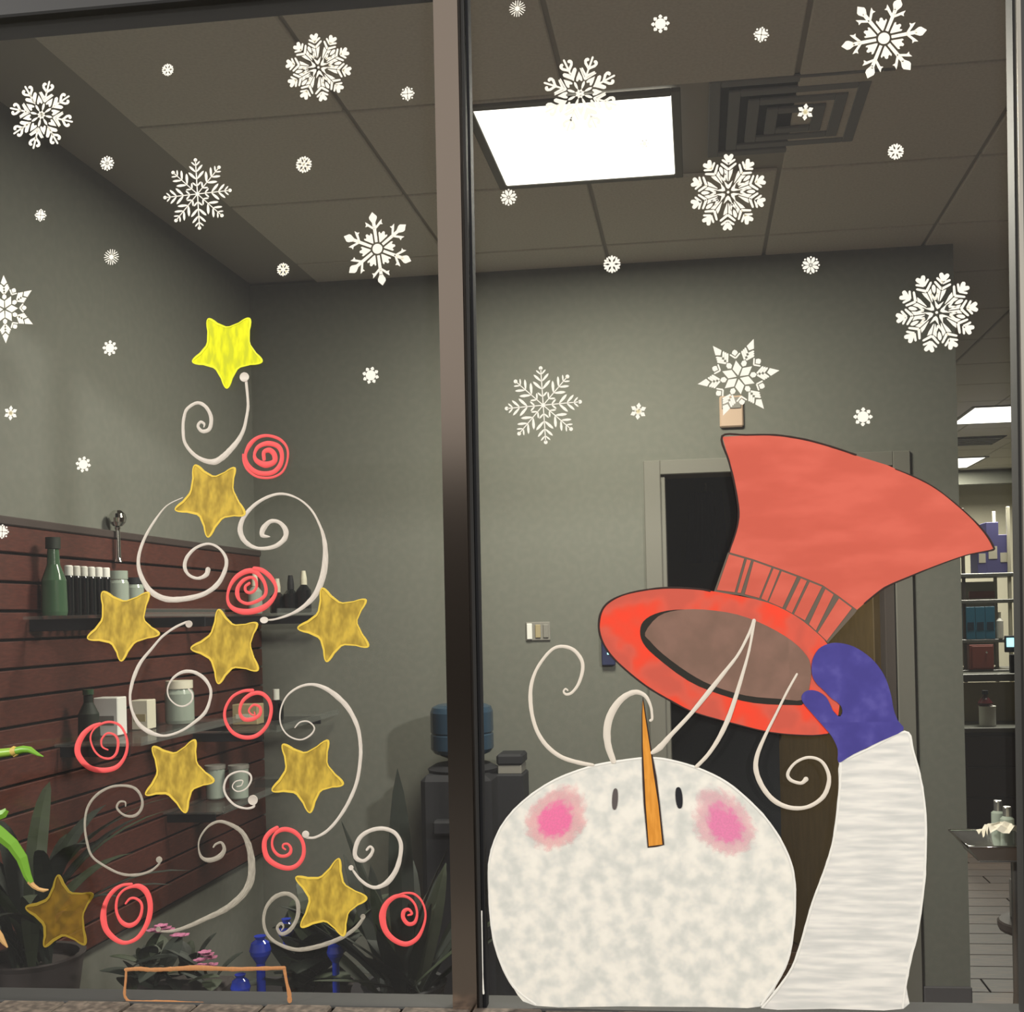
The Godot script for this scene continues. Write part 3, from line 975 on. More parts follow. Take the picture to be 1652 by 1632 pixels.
func build_tree() -> void:
	swirl("topmost white swirl of painted tree, hanging by a dot from the yellow star",
		[395, 610, 5, 398, 640, 4.5, 398.5, 657, 5, 396, 673, 5, 391.6, 692, 6, 383, 709, 8, 368, 727, 10, 356, 738, 10.5, 343, 744.5, 10, 325, 741, 7, 308.6, 730, 6, 296.4, 713, 5.5, 293.8, 694, 5.5, 294.7, 675, 5.5, 300.4, 658.6, 5.5, 317, 649, 5.5, 331, 656, 6, 339, 672.8, 6.5, 336.5, 690.8, 7, 325, 695, 6, 317.8, 687, 5, 322, 680, 5, 328, 683, 4, 327.5, 688, 2], [393, 607.5, 8], M.swirl, 1)
	swirl("large white swirl curling from under the second star's arm over the red slats",
		[293, 802, 1.5, 267.5, 815, 2, 248, 839, 4, 233, 864.5, 5, 223.4, 890, 6, 221.5, 912, 6.5, 227.7, 933, 8, 241.8, 954, 9.5, 266, 966, 10, 297, 965.6, 9, 327.5, 957.7, 8, 349.6, 941.7, 8.5, 361.8, 918.5, 7, 363, 900, 6, 352, 884, 4, 335, 876.8, 4, 315, 883, 5, 300.6, 897.6, 6.5, 296.3, 913.6, 7, 303, 927, 5, 317.7, 932.6, 5, 331, 927, 8, 334, 918.5, 9], [], M.swirl, 2)
	swirl("large white swirl arching from the second star down to a dot beside the red ornament",
		[427, 1000, 3, 443, 998.5, 3, 468.7, 990, 4.5, 490, 977, 7, 508, 957.7, 10, 519.5, 929.5, 11, 523.7, 900, 10, 522, 871.6, 7, 515, 847.7, 4, 501, 822, 3.5, 480, 804, 3, 454.6, 796, 4, 430.6, 801, 5, 408, 815, 6, 391, 835, 7.5, 386, 856, 9, 395.4, 874.5, 8, 415, 884, 5, 440.5, 881.5, 7, 457.4, 869, 9, 459.5, 854.7, 9, 449, 842, 6, 435, 840.6, 7, 423.6, 852, 10, 422, 863, 8, 434, 865.3, 1.5], [425, 1000, 5.4, 1.3], M.swirl, 3)
	swirl("white swirl between the two middle stars, starting at a dot",
		[303, 1003, 5, 295.4, 1004.8, 4, 278.6, 1013, 4, 259.3, 1027.3, 4, 242.6, 1046.6, 4.5, 225.9, 1067, 6, 216.9, 1085, 7, 211, 1103, 6, 207.9, 1125, 4.5, 211.7, 1148, 5, 222, 1167.6, 7, 238.8, 1180.5, 8, 262, 1187, 4, 287.7, 1180.5, 4, 310.8, 1166, 5, 328.9, 1149.6, 6, 337.2, 1129, 5, 337.9, 1111, 5, 327.6, 1094, 6.5, 310.8, 1084, 6, 292.8, 1084, 5.5, 277.4, 1094, 4, 269, 1109.7, 2.5, 271, 1125, 2.5, 282.5, 1136.7, 2.5, 295.4, 1139, 3, 307, 1131.6, 3, 309, 1120, 3, 303, 1111.6, 2.5], [303.5, 1006.5, 6], M.swirl, 4)
	swirl("long thin white swirl bowing round the star nearest the middle bar",
		[492, 1350, 5, 496, 1351.7, 4, 507.7, 1351, 4, 526, 1341, 5, 544, 1321.6, 5, 560.7, 1295, 6, 573.9, 1263.7, 6, 579.7, 1230.6, 6, 580.5, 1202.5, 6, 575.6, 1172.7, 7, 562, 1144.6, 8, 544, 1124.7, 9, 522.6, 1109.8, 7, 501, 1104, 4.5, 479.6, 1109, 4, 461.4, 1123, 3, 451.5, 1144.6, 2.5, 451.5, 1167.7, 2.5, 463, 1186, 2.5, 483, 1193.4, 2.5, 499.5, 1186, 3, 506, 1174, 2.5, 496, 1164, 2.5, 483, 1165, 2.5, 474.7, 1173.5, 2], [492, 1346, 6], M.swirl, 5)
	swirl("white C-shaped swirl low on the tree over the dark leaves",
		[255.6, 1388, 5, 254, 1395, 3.5, 239, 1406.5, 4, 216, 1412, 5, 192.7, 1409.8, 4.5, 168, 1398, 4.5, 146.4, 1381.6, 4.5, 138, 1356.8, 4.5, 134.8, 1328.7, 4, 139.8, 1302, 4.5, 154.7, 1282, 5, 176, 1270, 4, 197.7, 1267.5, 4.5, 216, 1272, 5, 226.7, 1287, 4.5, 226.7, 1304, 5, 216, 1316, 5.5, 199.4, 1315.5, 4, 187, 1304, 4, 191, 1294, 4, 200, 1294, 3, 201, 1300.6, 2], [255.4, 1387, 5.4], M.swirl_thin, 6)
	swirl("broad white swirl sweeping down to a small dot beside the lowest red ornament",
		[255, 1502, 4, 259.3, 1503, 3.5, 278.6, 1502, 5.5, 301.8, 1495, 6.5, 330, 1482.4, 8, 362, 1467, 10, 388, 1446, 11.5, 402, 1423, 13, 404.7, 1397.5, 13, 400.8, 1368, 11, 390.5, 1344.7, 8, 373.8, 1332, 7, 353, 1325.4, 5, 335, 1333, 4, 322, 1350, 3, 318.7, 1366.6, 2.5, 323.6, 1383, 5, 336.5, 1388, 8, 353, 1382, 9, 360.3, 1370.5, 7, 355.8, 1359.5, 4, 346.8, 1362, 4, 343, 1366.6, 3], [254, 1499.5, 4.4], M.swirl_thin, 7)
	swirl("smallest white curl with a big dot, between the two lower stars",
		[407, 1296, 5, 407.8, 1301.5, 4, 396, 1304.4, 3.5, 378.4, 1299.5, 4, 364.7, 1285.8, 4, 359.8, 1270, 4, 366.6, 1252.5, 3.5, 384.3, 1244.6, 3, 400, 1247.6, 3.5, 403.9, 1258, 3.5, 396, 1272, 2.5, 382, 1277, 2, 373.5, 1270, 2, 378.4, 1261, 2, 390, 1259.3, 2, 388, 1267, 1.8, 381, 1269, 1.5], [406.8, 1290.7, 8.4], M.swirl, 8)
	swirl("white looped swirl above the lone red ornament nearest the middle bar",
		[565.8, 1401, 3.5, 568, 1404, 3.5, 578.5, 1418, 5, 592.6, 1429, 5.5, 606.6, 1432, 6, 624, 1423.6, 9, 638, 1404, 8.5, 645, 1379.7, 7, 645, 1358.6, 7, 634.7, 1343, 6.5, 615.4, 1336.7, 7, 594, 1341, 6.5, 578.5, 1353, 7.5, 571.5, 1372.7, 7.5, 574, 1385, 8, 585.5, 1389, 5.5, 596, 1381, 6, 600.5, 1371, 5, 596, 1366, 4, 590.8, 1371, 4], [565.4, 1400, 4.2], M.swirl, 9)
	swirl("lowest white swirl, passing under the lowest gold star",
		[584.7, 1479, 6, 583.8, 1483, 5, 573, 1497, 6, 554, 1511, 6.5, 529, 1522, 7.5, 501, 1530, 8, 475, 1532.4, 6.5, 448.6, 1523.6, 6, 431, 1509.6, 5.5, 424, 1488.5, 5.5, 427.6, 1465.7, 5.5, 441.6, 1448, 7.5, 461, 1442, 7, 476.7, 1451.7, 7, 480, 1471, 7, 475, 1488.5, 6.5, 464.4, 1502.6, 7, 452, 1507, 6.5, 446, 1497, 5, 452, 1490, 5, 456, 1495.5, 3, 453, 1501, 2], [584.6, 1479, 4.2], M.swirl_thin, 10)
	ornament("topmost red spiral ornament, scribbled thick, beside the second star",
		[424.5, 740, 6, 424.4, 728.6, 7, 433.4, 725.5, 9, 441, 732.5, 9, 441, 744, 9, 427, 749, 11, 412.8, 742.8, 8, 409, 732.5, 5, 415.4, 720, 7, 430.9, 714.5, 8.5, 447.6, 719.6, 8.5, 453.5, 733.8, 7, 450, 750.5, 8, 437, 762, 8, 415.4, 762, 8, 399.5, 750.5, 7, 394.5, 733.8, 5, 401.3, 717, 8, 414, 705.4, 6, 430.9, 702, 5, 450, 708, 5, 461.8, 722, 4, 462.4, 741.5, 3.5, 454, 760.8, 4, 436, 769.8, 4, 414, 768.5, 4, 398.7, 758, 4, 392, 745, 4, 391, 733, 4])
	ornament("red spiral ornament with thick rings inside the upper pair of white swirls",
		[400.6, 940.7, 5, 394.4, 945.8, 5, 395, 953, 5, 401.7, 956, 5, 409, 952.3, 5, 412.6, 944.3, 5, 410.4, 934.5, 5, 403, 931, 5, 391.5, 935.6, 6.5, 382.8, 946.5, 7, 381.3, 958, 8, 385.7, 968.3, 5, 397.3, 973.4, 5.5, 410.4, 970.5, 6, 423.4, 963.2, 6, 427.8, 953.8, 6, 425.6, 940.7, 6, 418.4, 929, 7, 408, 921, 9, 394.4, 921.8, 9, 379.9, 930.5, 8, 370.4, 943.6, 6, 365.7, 959.6, 4.5, 367.5, 973.4, 6, 376, 982, 8, 390, 986.4, 10, 406.7, 985.7, 10, 423.4, 980, 10, 436.5, 969, 8, 443.8, 955, 5.5, 442.3, 942, 6, 433.6, 929, 8, 421.3, 919.6, 8, 409, 916.7, 7])
	ornament("red spiral ornament under the middle star, with a tight small coil",
		[408.8, 1148.6, 2, 409.8, 1153.5, 2.5, 404, 1152.5, 3, 400, 1145.7, 3.5, 407.8, 1137, 4, 418, 1141, 5, 417.6, 1152.5, 6, 405.8, 1160, 7, 392, 1160, 7, 385.3, 1148.6, 5, 390, 1131, 6, 405.8, 1119, 7, 421.5, 1119, 7, 433.3, 1131, 6.5, 436, 1148.6, 6, 429.4, 1170, 6, 413.7, 1186, 7, 394, 1189.8, 7, 374.5, 1182, 6.5, 362.7, 1164, 5.5, 361.7, 1144.7, 5, 372.5, 1125, 5, 390, 1115, 5, 406, 1113.7, 6])
	ornament("red spiral ornament beside the white cartons, with one broad dark crescent",
		[172, 1209.6, 2.5, 163, 1204.6, 3, 162, 1193, 3.5, 171, 1183, 3.5, 182.8, 1185.6, 4, 188.6, 1196, 5, 186, 1214.5, 5, 176, 1223.6, 4, 161, 1221, 3.5, 149.7, 1209.6, 3.5, 144, 1191, 3, 149.7, 1176.5, 3, 164.6, 1166.5, 4, 179.5, 1165, 4, 192.7, 1171.5, 4.5, 201.8, 1188, 4, 203.5, 1206, 5, 197.7, 1224.5, 6, 184.5, 1238.5, 8, 163, 1242.7, 9, 141.4, 1237.7, 9.5, 126, 1221, 11, 123.4, 1204.6, 11, 132, 1185.5, 10, 146.4, 1172.5, 7, 159.6, 1167.5, 5])
	ornament("red spiral ornament touched by the long thin swirl's dot",
		[459, 1370.7, 3, 455, 1367.6, 3.5, 456, 1362.5, 3.5, 463, 1362, 4, 467.8, 1368.7, 5, 466.3, 1377, 6, 458, 1381.5, 5.5, 447.8, 1380, 5.5, 439.5, 1370.7, 5, 437.5, 1358.4, 4, 441.6, 1347, 4.5, 450.9, 1339.5, 7.5, 462, 1338.3, 8, 474.5, 1343, 8, 484.8, 1354, 6.5, 489, 1368.7, 6.5, 486.9, 1384, 7, 477.6, 1396.4, 7.5, 463.2, 1401, 8, 445.7, 1396.4, 9, 431.3, 1386, 9.5, 425.6, 1371.7, 9, 426, 1355.3, 8, 434.4, 1343, 8, 445.7, 1335.7, 7])
	ornament("tall oval red spiral ornament between the dark star and the broad swirl's end",
		[201, 1457.8, 3.5, 207.3, 1450.6, 4, 215.3, 1449.4, 4.5, 224, 1454.6, 5, 227.3, 1464, 5, 224.9, 1477.7, 5.5, 217.7, 1488.9, 7, 206.6, 1493.6, 8.5, 195.4, 1488.9, 8, 188.2, 1477.7, 5.5, 185.4, 1464, 5, 188.2, 1448, 4.5, 197.8, 1436.3, 4, 210.5, 1431, 5, 221.7, 1430, 9, 232, 1436.3, 11, 238.4, 1448, 10, 240.8, 1464, 9.5, 238.4, 1481.7, 9.5, 231.2, 1499, 8, 220, 1513.5, 7, 205.8, 1520.7, 6, 193, 1520.3, 8, 179.5, 1512, 10, 169, 1499, 11, 165, 1481.7, 12, 166.5, 1464, 9, 173, 1448, 7.5, 183.5, 1435.5, 7, 196.2, 1428.3, 5, 210.5, 1426.7, 5])
	ornament("red spiral ornament standing alone nearest the middle bar at the tree's foot",
		[657.5, 1477, 3, 663.7, 1474.5, 4, 658, 1467.5, 5, 650.5, 1471, 7, 649.6, 1481.5, 7, 657.5, 1491, 7, 668, 1488.5, 6, 672, 1474.5, 4, 668, 1458.7, 4, 655.8, 1447.5, 4.5, 638, 1446.5, 7, 622.4, 1458.7, 9, 616, 1478, 12, 620.6, 1500.8, 10, 634.7, 1516.6, 9, 654, 1523.6, 8.5, 671.5, 1514.8, 7, 682, 1495.5, 4.5, 685.6, 1474.5, 3.5, 680, 1455, 3.5, 668, 1443, 4, 654, 1441, 3.5, 643.5, 1443.8, 4])
	star("bright lemon-yellow painted star crowning the tree",
		[334, 513, 366, 526.7, 402, 512, 401.5, 553, 422.5, 583, 383.5, 593, 364.8, 626.5, 345.5, 593.6, 308.5, 583, 332.6, 554.4], M.lemon, M.lemon_edge, 3.2)
	star("gold painted star just below the topmost swirl",
		[312.5, 749, 344.6, 767.9, 378, 753, 375, 789, 395, 829, 358.8, 835.4, 334.4, 867, 319.5, 831, 280.6, 822, 305.4, 793], M.gold, M.gold_edge)
	star("gold painted star over the dark bottles and red slats",
		[163.5, 953.5, 200, 969, 239.5, 955, 230.4, 999, 256.5, 1023, 216.8, 1036.4, 194.5, 1067, 177.8, 1038, 139, 1029.5, 163, 998], M.gold, M.gold_edge)
	star("gold painted star in the middle of the tree, below a red ornament",
		[351, 982, 375.7, 1007.3, 414.5, 1004.5, 402.8, 1040.3, 416, 1081.5, 375.7, 1077, 350.8, 1103.5, 338.2, 1064.2, 306, 1045.5, 338.2, 1022], M.gold, M.gold_edge)
	star("gold painted star at the end of the big arching swirl, over grey wall",
		[518.5, 947.5, 549, 971.9, 590.5, 966.5, 574.6, 1003, 594.5, 1043, 552.3, 1040.4, 525.8, 1068, 514.8, 1030, 478.5, 1013, 511.2, 988.6], M.gold, M.gold_edge)
	star("gold painted star streaked orange, beside the smallest curl",
		[244.5, 1204, 280.8, 1214.5, 313.5, 1192.5, 316.6, 1231.2, 345, 1260, 309.4, 1274.2, 298.3, 1312, 268.8, 1281.4, 232.8, 1282, 252, 1246.3], M.gold, M.gold_edge)
	star("gold painted star inside the long thin swirl",
		[454.5, 1200, 491.3, 1214, 528.5, 1193.3, 527.2, 1232.8, 554, 1265, 516.8, 1275.8, 499.3, 1312, 475.4, 1279.8, 437, 1275.5, 459.9, 1240], M.gold, M.gold_edge)
	star("lowest bright gold painted star, resting on the lowest white swirl",
		[546, 1384.5, 554.4, 1426.2, 592, 1449, 561.6, 1472.4, 554, 1511, 524.2, 1486.7, 484, 1496, 497.9, 1450.9, 475.5, 1415, 515.4, 1415], M.gold, M.gold_edge)
	star("dull see-through brown-gold painted star by the leaf tips, only its rim dense",
		[92, 1411, 112.2, 1439.7, 149, 1442, 132.7, 1476.4, 137, 1524.5, 101.4, 1509.8, 70, 1528.5, 68, 1492.5, 39, 1464, 74.4, 1449.4], M.gold_dark, M.gold_dark_edge, 4.6)
	# the tree's pot: an open rectangle in one brown stroke per side
	var c := gl(332, 1591)
	var t := thing("painted_tree_pot", "brown outlined rectangle painted as the tree's pot, open over the sill", "painting", Vector3(c.x, c.y, -0.0038))
	put("stroke", stroke([201, 1565, 6, 222, 1563.5, 7, 240, 1565, 7, 262, 1564.5, 7, 290, 1563, 8, 315, 1562, 9.5, 345, 1563, 8, 380, 1564, 7, 420, 1563, 7, 456, 1562, 6], c, 0.0, 0.0008, 0.12, 3), M.trunk, t)
	put("stroke", stroke([457, 1562, 6, 461, 1585, 5, 465, 1602, 7, 466, 1615, 8], c, 0.0, 0.0008, 0.12, 4), M.trunk, t)
	put("stroke", stroke([201.5, 1565, 4, 201, 1580, 4, 199, 1603, 5, 201.5, 1611, 5, 208.8, 1617, 6, 235, 1617.5, 7, 270, 1617, 6, 300, 1619, 6, 325, 1619.5, 5, 340, 1620, 2], c, 0.0, 0.0008, 0.12, 5), M.trunk, t)

# ------------------------------------------------------------------ the painted snowman and his hat
func build_snowman() -> void:
	var c := gl(1040, 1430)
	var t := thing("painted_snowman", "white painted snowman lifting a hat with one blue-mittened arm", "painting", Vector3(c.x, c.y, -0.0038))
	var head := smooth_closed(survey([863, 1623, 826.8, 1592.6, 801.8, 1542.5, 790.6, 1492.4, 786.5, 1436.7, 786.5, 1395, 796, 1356, 815.7, 1319.7, 849, 1286.3, 893.7, 1257, 949.3, 1236, 996.7, 1226.5, 1049.6, 1221, 1094, 1227.8, 1136, 1241.8, 1175, 1262, 1212, 1293, 1243, 1327, 1267.7, 1367, 1281.5, 1407, 1284.6, 1456, 1280, 1514.6, 1270.8, 1554.6, 1252, 1591.5, 1229, 1624, 1140, 1625, 1000, 1624]), 3)
	put("head", film(head, c, 0.0, 0.001), M.snow, t)
	var rim := []
	for q in [[863, 1621], [828, 1592], [803.5, 1542.5], [792.5, 1492.4], [788.5, 1436.7], [788.5, 1395], [798, 1356], [817.5, 1320.7], [850, 1288], [894.7, 1259], [950, 1238], [997, 1228.5], [1049.6, 1223], [1094, 1229.8], [1135, 1243.5], [1174, 1264], [1210.5, 1294.5], [1241.5, 1328], [1265.7, 1368], [1279.5, 1407], [1282.6, 1456], [1278, 1514.6], [1269, 1554], [1250, 1590.5], [1229, 1621]]:
		rim.append_array([q[0], q[1], 4.2])
	put("head_outline", stroke(rim, c, 0.0007, 0.0007, 0.15, 8), M.snow_edge, t)
	var arm := smooth_closed(survey([1355, 1229.8, 1382, 1216, 1420, 1198.5, 1461.4, 1179, 1474.7, 1209, 1488, 1259.3, 1495.4, 1315.4, 1495.4, 1386.3, 1491, 1445.4, 1480.6, 1513.4, 1471.8, 1545, 1463, 1593, 1458, 1628, 1340, 1628, 1228, 1627, 1253, 1596, 1276.8, 1560.6, 1291.6, 1519.3, 1309.3, 1457.2, 1327, 1410, 1341.8, 1362.7, 1349, 1315.4, 1353.6, 1268]), 3)
	put("arm", film(arm, c, 0.0, 0.001), M.snow_arm, t)
	put("arm_outline", stroke([1356, 1229, 5, 1400, 1209, 5, 1460, 1181, 5, 1472.7, 1210, 4, 1486, 1259.3, 4, 1493.4, 1315.4, 4, 1493.4, 1386.3, 4, 1489, 1445.4, 4, 1478.6, 1513.4, 4, 1469.8, 1545, 4, 1461, 1593, 4, 1457, 1625, 4], c, 0.0007, 0.0007, 0.2, 9), M.snow_edge, t)
	put("arm_outline", stroke([1356.5, 1232, 4, 1355.6, 1268, 4, 1351, 1315.4, 4, 1343.8, 1362.7, 4, 1329, 1410, 4, 1311.3, 1457.2, 4, 1293.6, 1519.3, 4, 1278.8, 1560.6, 4, 1255, 1596, 4, 1231, 1625, 4], c, 0.0007, 0.0007, 0.2, 10), M.snow_edge, t)
	# mitten with the gap between thumb and palm
	var mit := smooth_closed(survey([1353.3, 1230, 1351.9, 1208.9, 1342, 1187.7, 1328, 1170.8, 1308.2, 1148.3, 1295.5, 1132.8, 1293.4, 1122.9, 1299.7, 1115, 1311, 1113, 1323.7, 1117, 1335, 1127, 1343.4, 1145.4, 1354.7, 1156, 1359.6, 1146.8, 1354.7, 1135.6, 1341.6, 1126.2, 1329, 1113, 1318, 1103, 1310.3, 1087.7, 1311, 1065, 1320.9, 1046.8, 1336.4, 1038.3, 1354.7, 1037, 1377.2, 1042.6, 1399.8, 1056.6, 1416.7, 1073.6, 1429.4, 1094.7, 1437.9, 1121.5, 1442, 1144, 1449, 1162.3, 1457.6, 1177.9, 1420, 1196, 1375.8, 1217.3]), 3)
	put("mitten", film(mit, c, 0.0, 0.0022), M.mitten, t)
	# carrot nose: dark ragged edge below, orange above
	put("nose_outline", film(survey([1037, 1122, 1039.5, 1136, 1043.2, 1160, 1048, 1190, 1053.4, 1222, 1059, 1252, 1064.6, 1297.5, 1069, 1340, 1071.5, 1363, 1060, 1366, 1044.8, 1367.5, 1041.5, 1330, 1038.4, 1297.5, 1036.5, 1260, 1035, 1211, 1035, 1152]), c, 0.0, 0.0019), M.inkline, t)
	put("nose", film(survey([1037, 1130, 1040.7, 1156, 1050.3, 1218.5, 1053, 1240, 1062, 1297.5, 1068.6, 1362.3, 1046.5, 1365, 1041.6, 1297.5, 1038.8, 1240, 1037, 1205, 1036.4, 1152]), c, 0.0, 0.0024), M.carrot, t)
	for e: Array in [[992, 1289, 4.6, 17.5, M.eye_grey, 3.0], [1095.5, 1287, 5.6, 17.5, M.eye_dark, -5.0]]:
		var oval := PackedVector2Array()
		for k in 20:
			var q := Vector2(cos(TAU * k / 20), sin(TAU * k / 20))
			q = Vector2(signf(q.x) * pow(absf(q.x), 0.75) * e[2], q.y * e[3]).rotated(deg_to_rad(e[5]))
			oval.append(gl(e[0] + q.x, e[1] + q.y))
		put("eye", film(oval, c, 0.0, 0.0018), e[4], t)
	cheek(t, c, [845, 1345, 840, 1325, 850, 1302, 868, 1283, 895, 1264, 925, 1259, 940, 1270, 950, 1292, 954, 1315, 948, 1340, 930, 1360, 905, 1374, 878, 1376, 858, 1366], M.cheek_hot, Vector2(893, 1325))
	cheek(t, c, [1113, 1330, 1114, 1300, 1120, 1276, 1136, 1262, 1160, 1265, 1186, 1278, 1206, 1298, 1220, 1322, 1226, 1345, 1220, 1368, 1202, 1382, 1178, 1386, 1152, 1378, 1130, 1362, 1118, 1348], M.cheek_soft, Vector2(1172, 1334))
	var hairs := [
		[956, 1234, 5, 934, 1230.3, 7, 906.2, 1221.5, 7, 884, 1205.3, 7, 868, 1183, 6.5, 859, 1156.8, 6, 855.4, 1128.8, 7, 857, 1103.8, 6, 865, 1080.3, 5, 879.7, 1058.2, 5, 894.4, 1045, 5, 910.6, 1042.8, 5.5, 926.8, 1049.4, 6, 938.5, 1065.6, 6, 939.3, 1083.2, 5.5, 932.6, 1103.8, 5, 922.4, 1117, 4.5, 913.5, 1120, 4, 909, 1115.6, 3, 912, 1111, 3, 915.7, 1113.4, 2.5],
		[989.3, 1227.4, 9, 981.2, 1203.8, 11, 979, 1178.8, 12.5, 984, 1155.3, 12, 995.9, 1134.7, 11, 1010.6, 1121.5, 9, 1026.8, 1116.3, 8, 1041.5, 1123, 6, 1049.6, 1139, 4.5, 1051.8, 1152.4, 4, 1051.8, 1160, 4, 1049.4, 1162, 4.5],
		[1052, 1214, 6, 1065, 1205, 10, 1083.8, 1184, 7, 1113, 1153, 6, 1144, 1115.4, 8, 1169, 1084, 6, 1190, 1057, 4.5, 1204.6, 1030, 4.5, 1213, 1011, 5, 1216, 1000.8, 5],
		[1216.5, 1000.8, 6, 1212, 1032, 4, 1205.6, 1061, 4.5, 1194, 1101, 6, 1183.8, 1134, 7, 1173.3, 1163, 8, 1158.8, 1192.5, 7, 1142, 1217.5, 6, 1124.3, 1236, 6],
		[1285.8, 1087.3, 3.5, 1269, 1117.5, 4, 1252.5, 1151, 4, 1233.8, 1188.3, 5, 1221.3, 1219.6, 7, 1220.2, 1244.6, 8, 1231.7, 1271.7, 8, 1250.4, 1292.5, 8, 1275.4, 1303, 7, 1302.5, 1301.9, 6, 1325.4, 1288.3, 7, 1335.8, 1269.6, 7, 1336.9, 1248.8, 6, 1325.4, 1228, 5, 1304.6, 1221.7, 4.5, 1283.8, 1230, 4.5, 1271.3, 1246.7, 5, 1275.4, 1258, 5.5, 1292, 1263.3, 5, 1300.4, 1257, 8],
	]
	for h: Array in hairs:
		put("hair_strand", stroke(h, c, 0.0016, 0.0008, 0.04, 7), M.hair, t)
	build_hat()

func cheek(t: Node3D, c: Vector2, flat: Array, mat: Material, mid: Vector2) -> void:
	var pts := smooth_closed(survey(flat), 3)
	# fan with its own map coordinates, so that the rouge fades towards its own rim
	var m := gl(mid.x, mid.y)
	var st := begin()
	var n := pts.size()
	for i in n:
		var a := pts[i]
		var b := pts[(i + 1) % n]
		var da := (a - m).angle()
		var db := (b - m).angle()
		var tri_pts := [[m, Vector2(0.5, 0.5)], [a, Vector2(0.5, 0.5) + Vector2(cos(da), sin(da)) * 0.5], [b, Vector2(0.5, 0.5) + Vector2(cos(db), sin(db)) * 0.5]]
		for v: Array in tri_pts:
			st.set_normal(Vector3.BACK)
			st.set_uv(v[1])
			st.add_vertex(Vector3(v[0].x - c.x, v[0].y - c.y, 0.0018))
	put("cheek", st.commit(), mat, t)

func along(flat: Array, x: float) -> Vector2:
	for i in range(0, flat.size() - 2, 2):
		if x <= flat[i + 2] or i == flat.size() - 4:
			return Vector2(x, lerpf(flat[i + 1], flat[i + 3], (x - flat[i]) / (flat[i + 2] - flat[i])))
	return Vector2(x, flat[1])

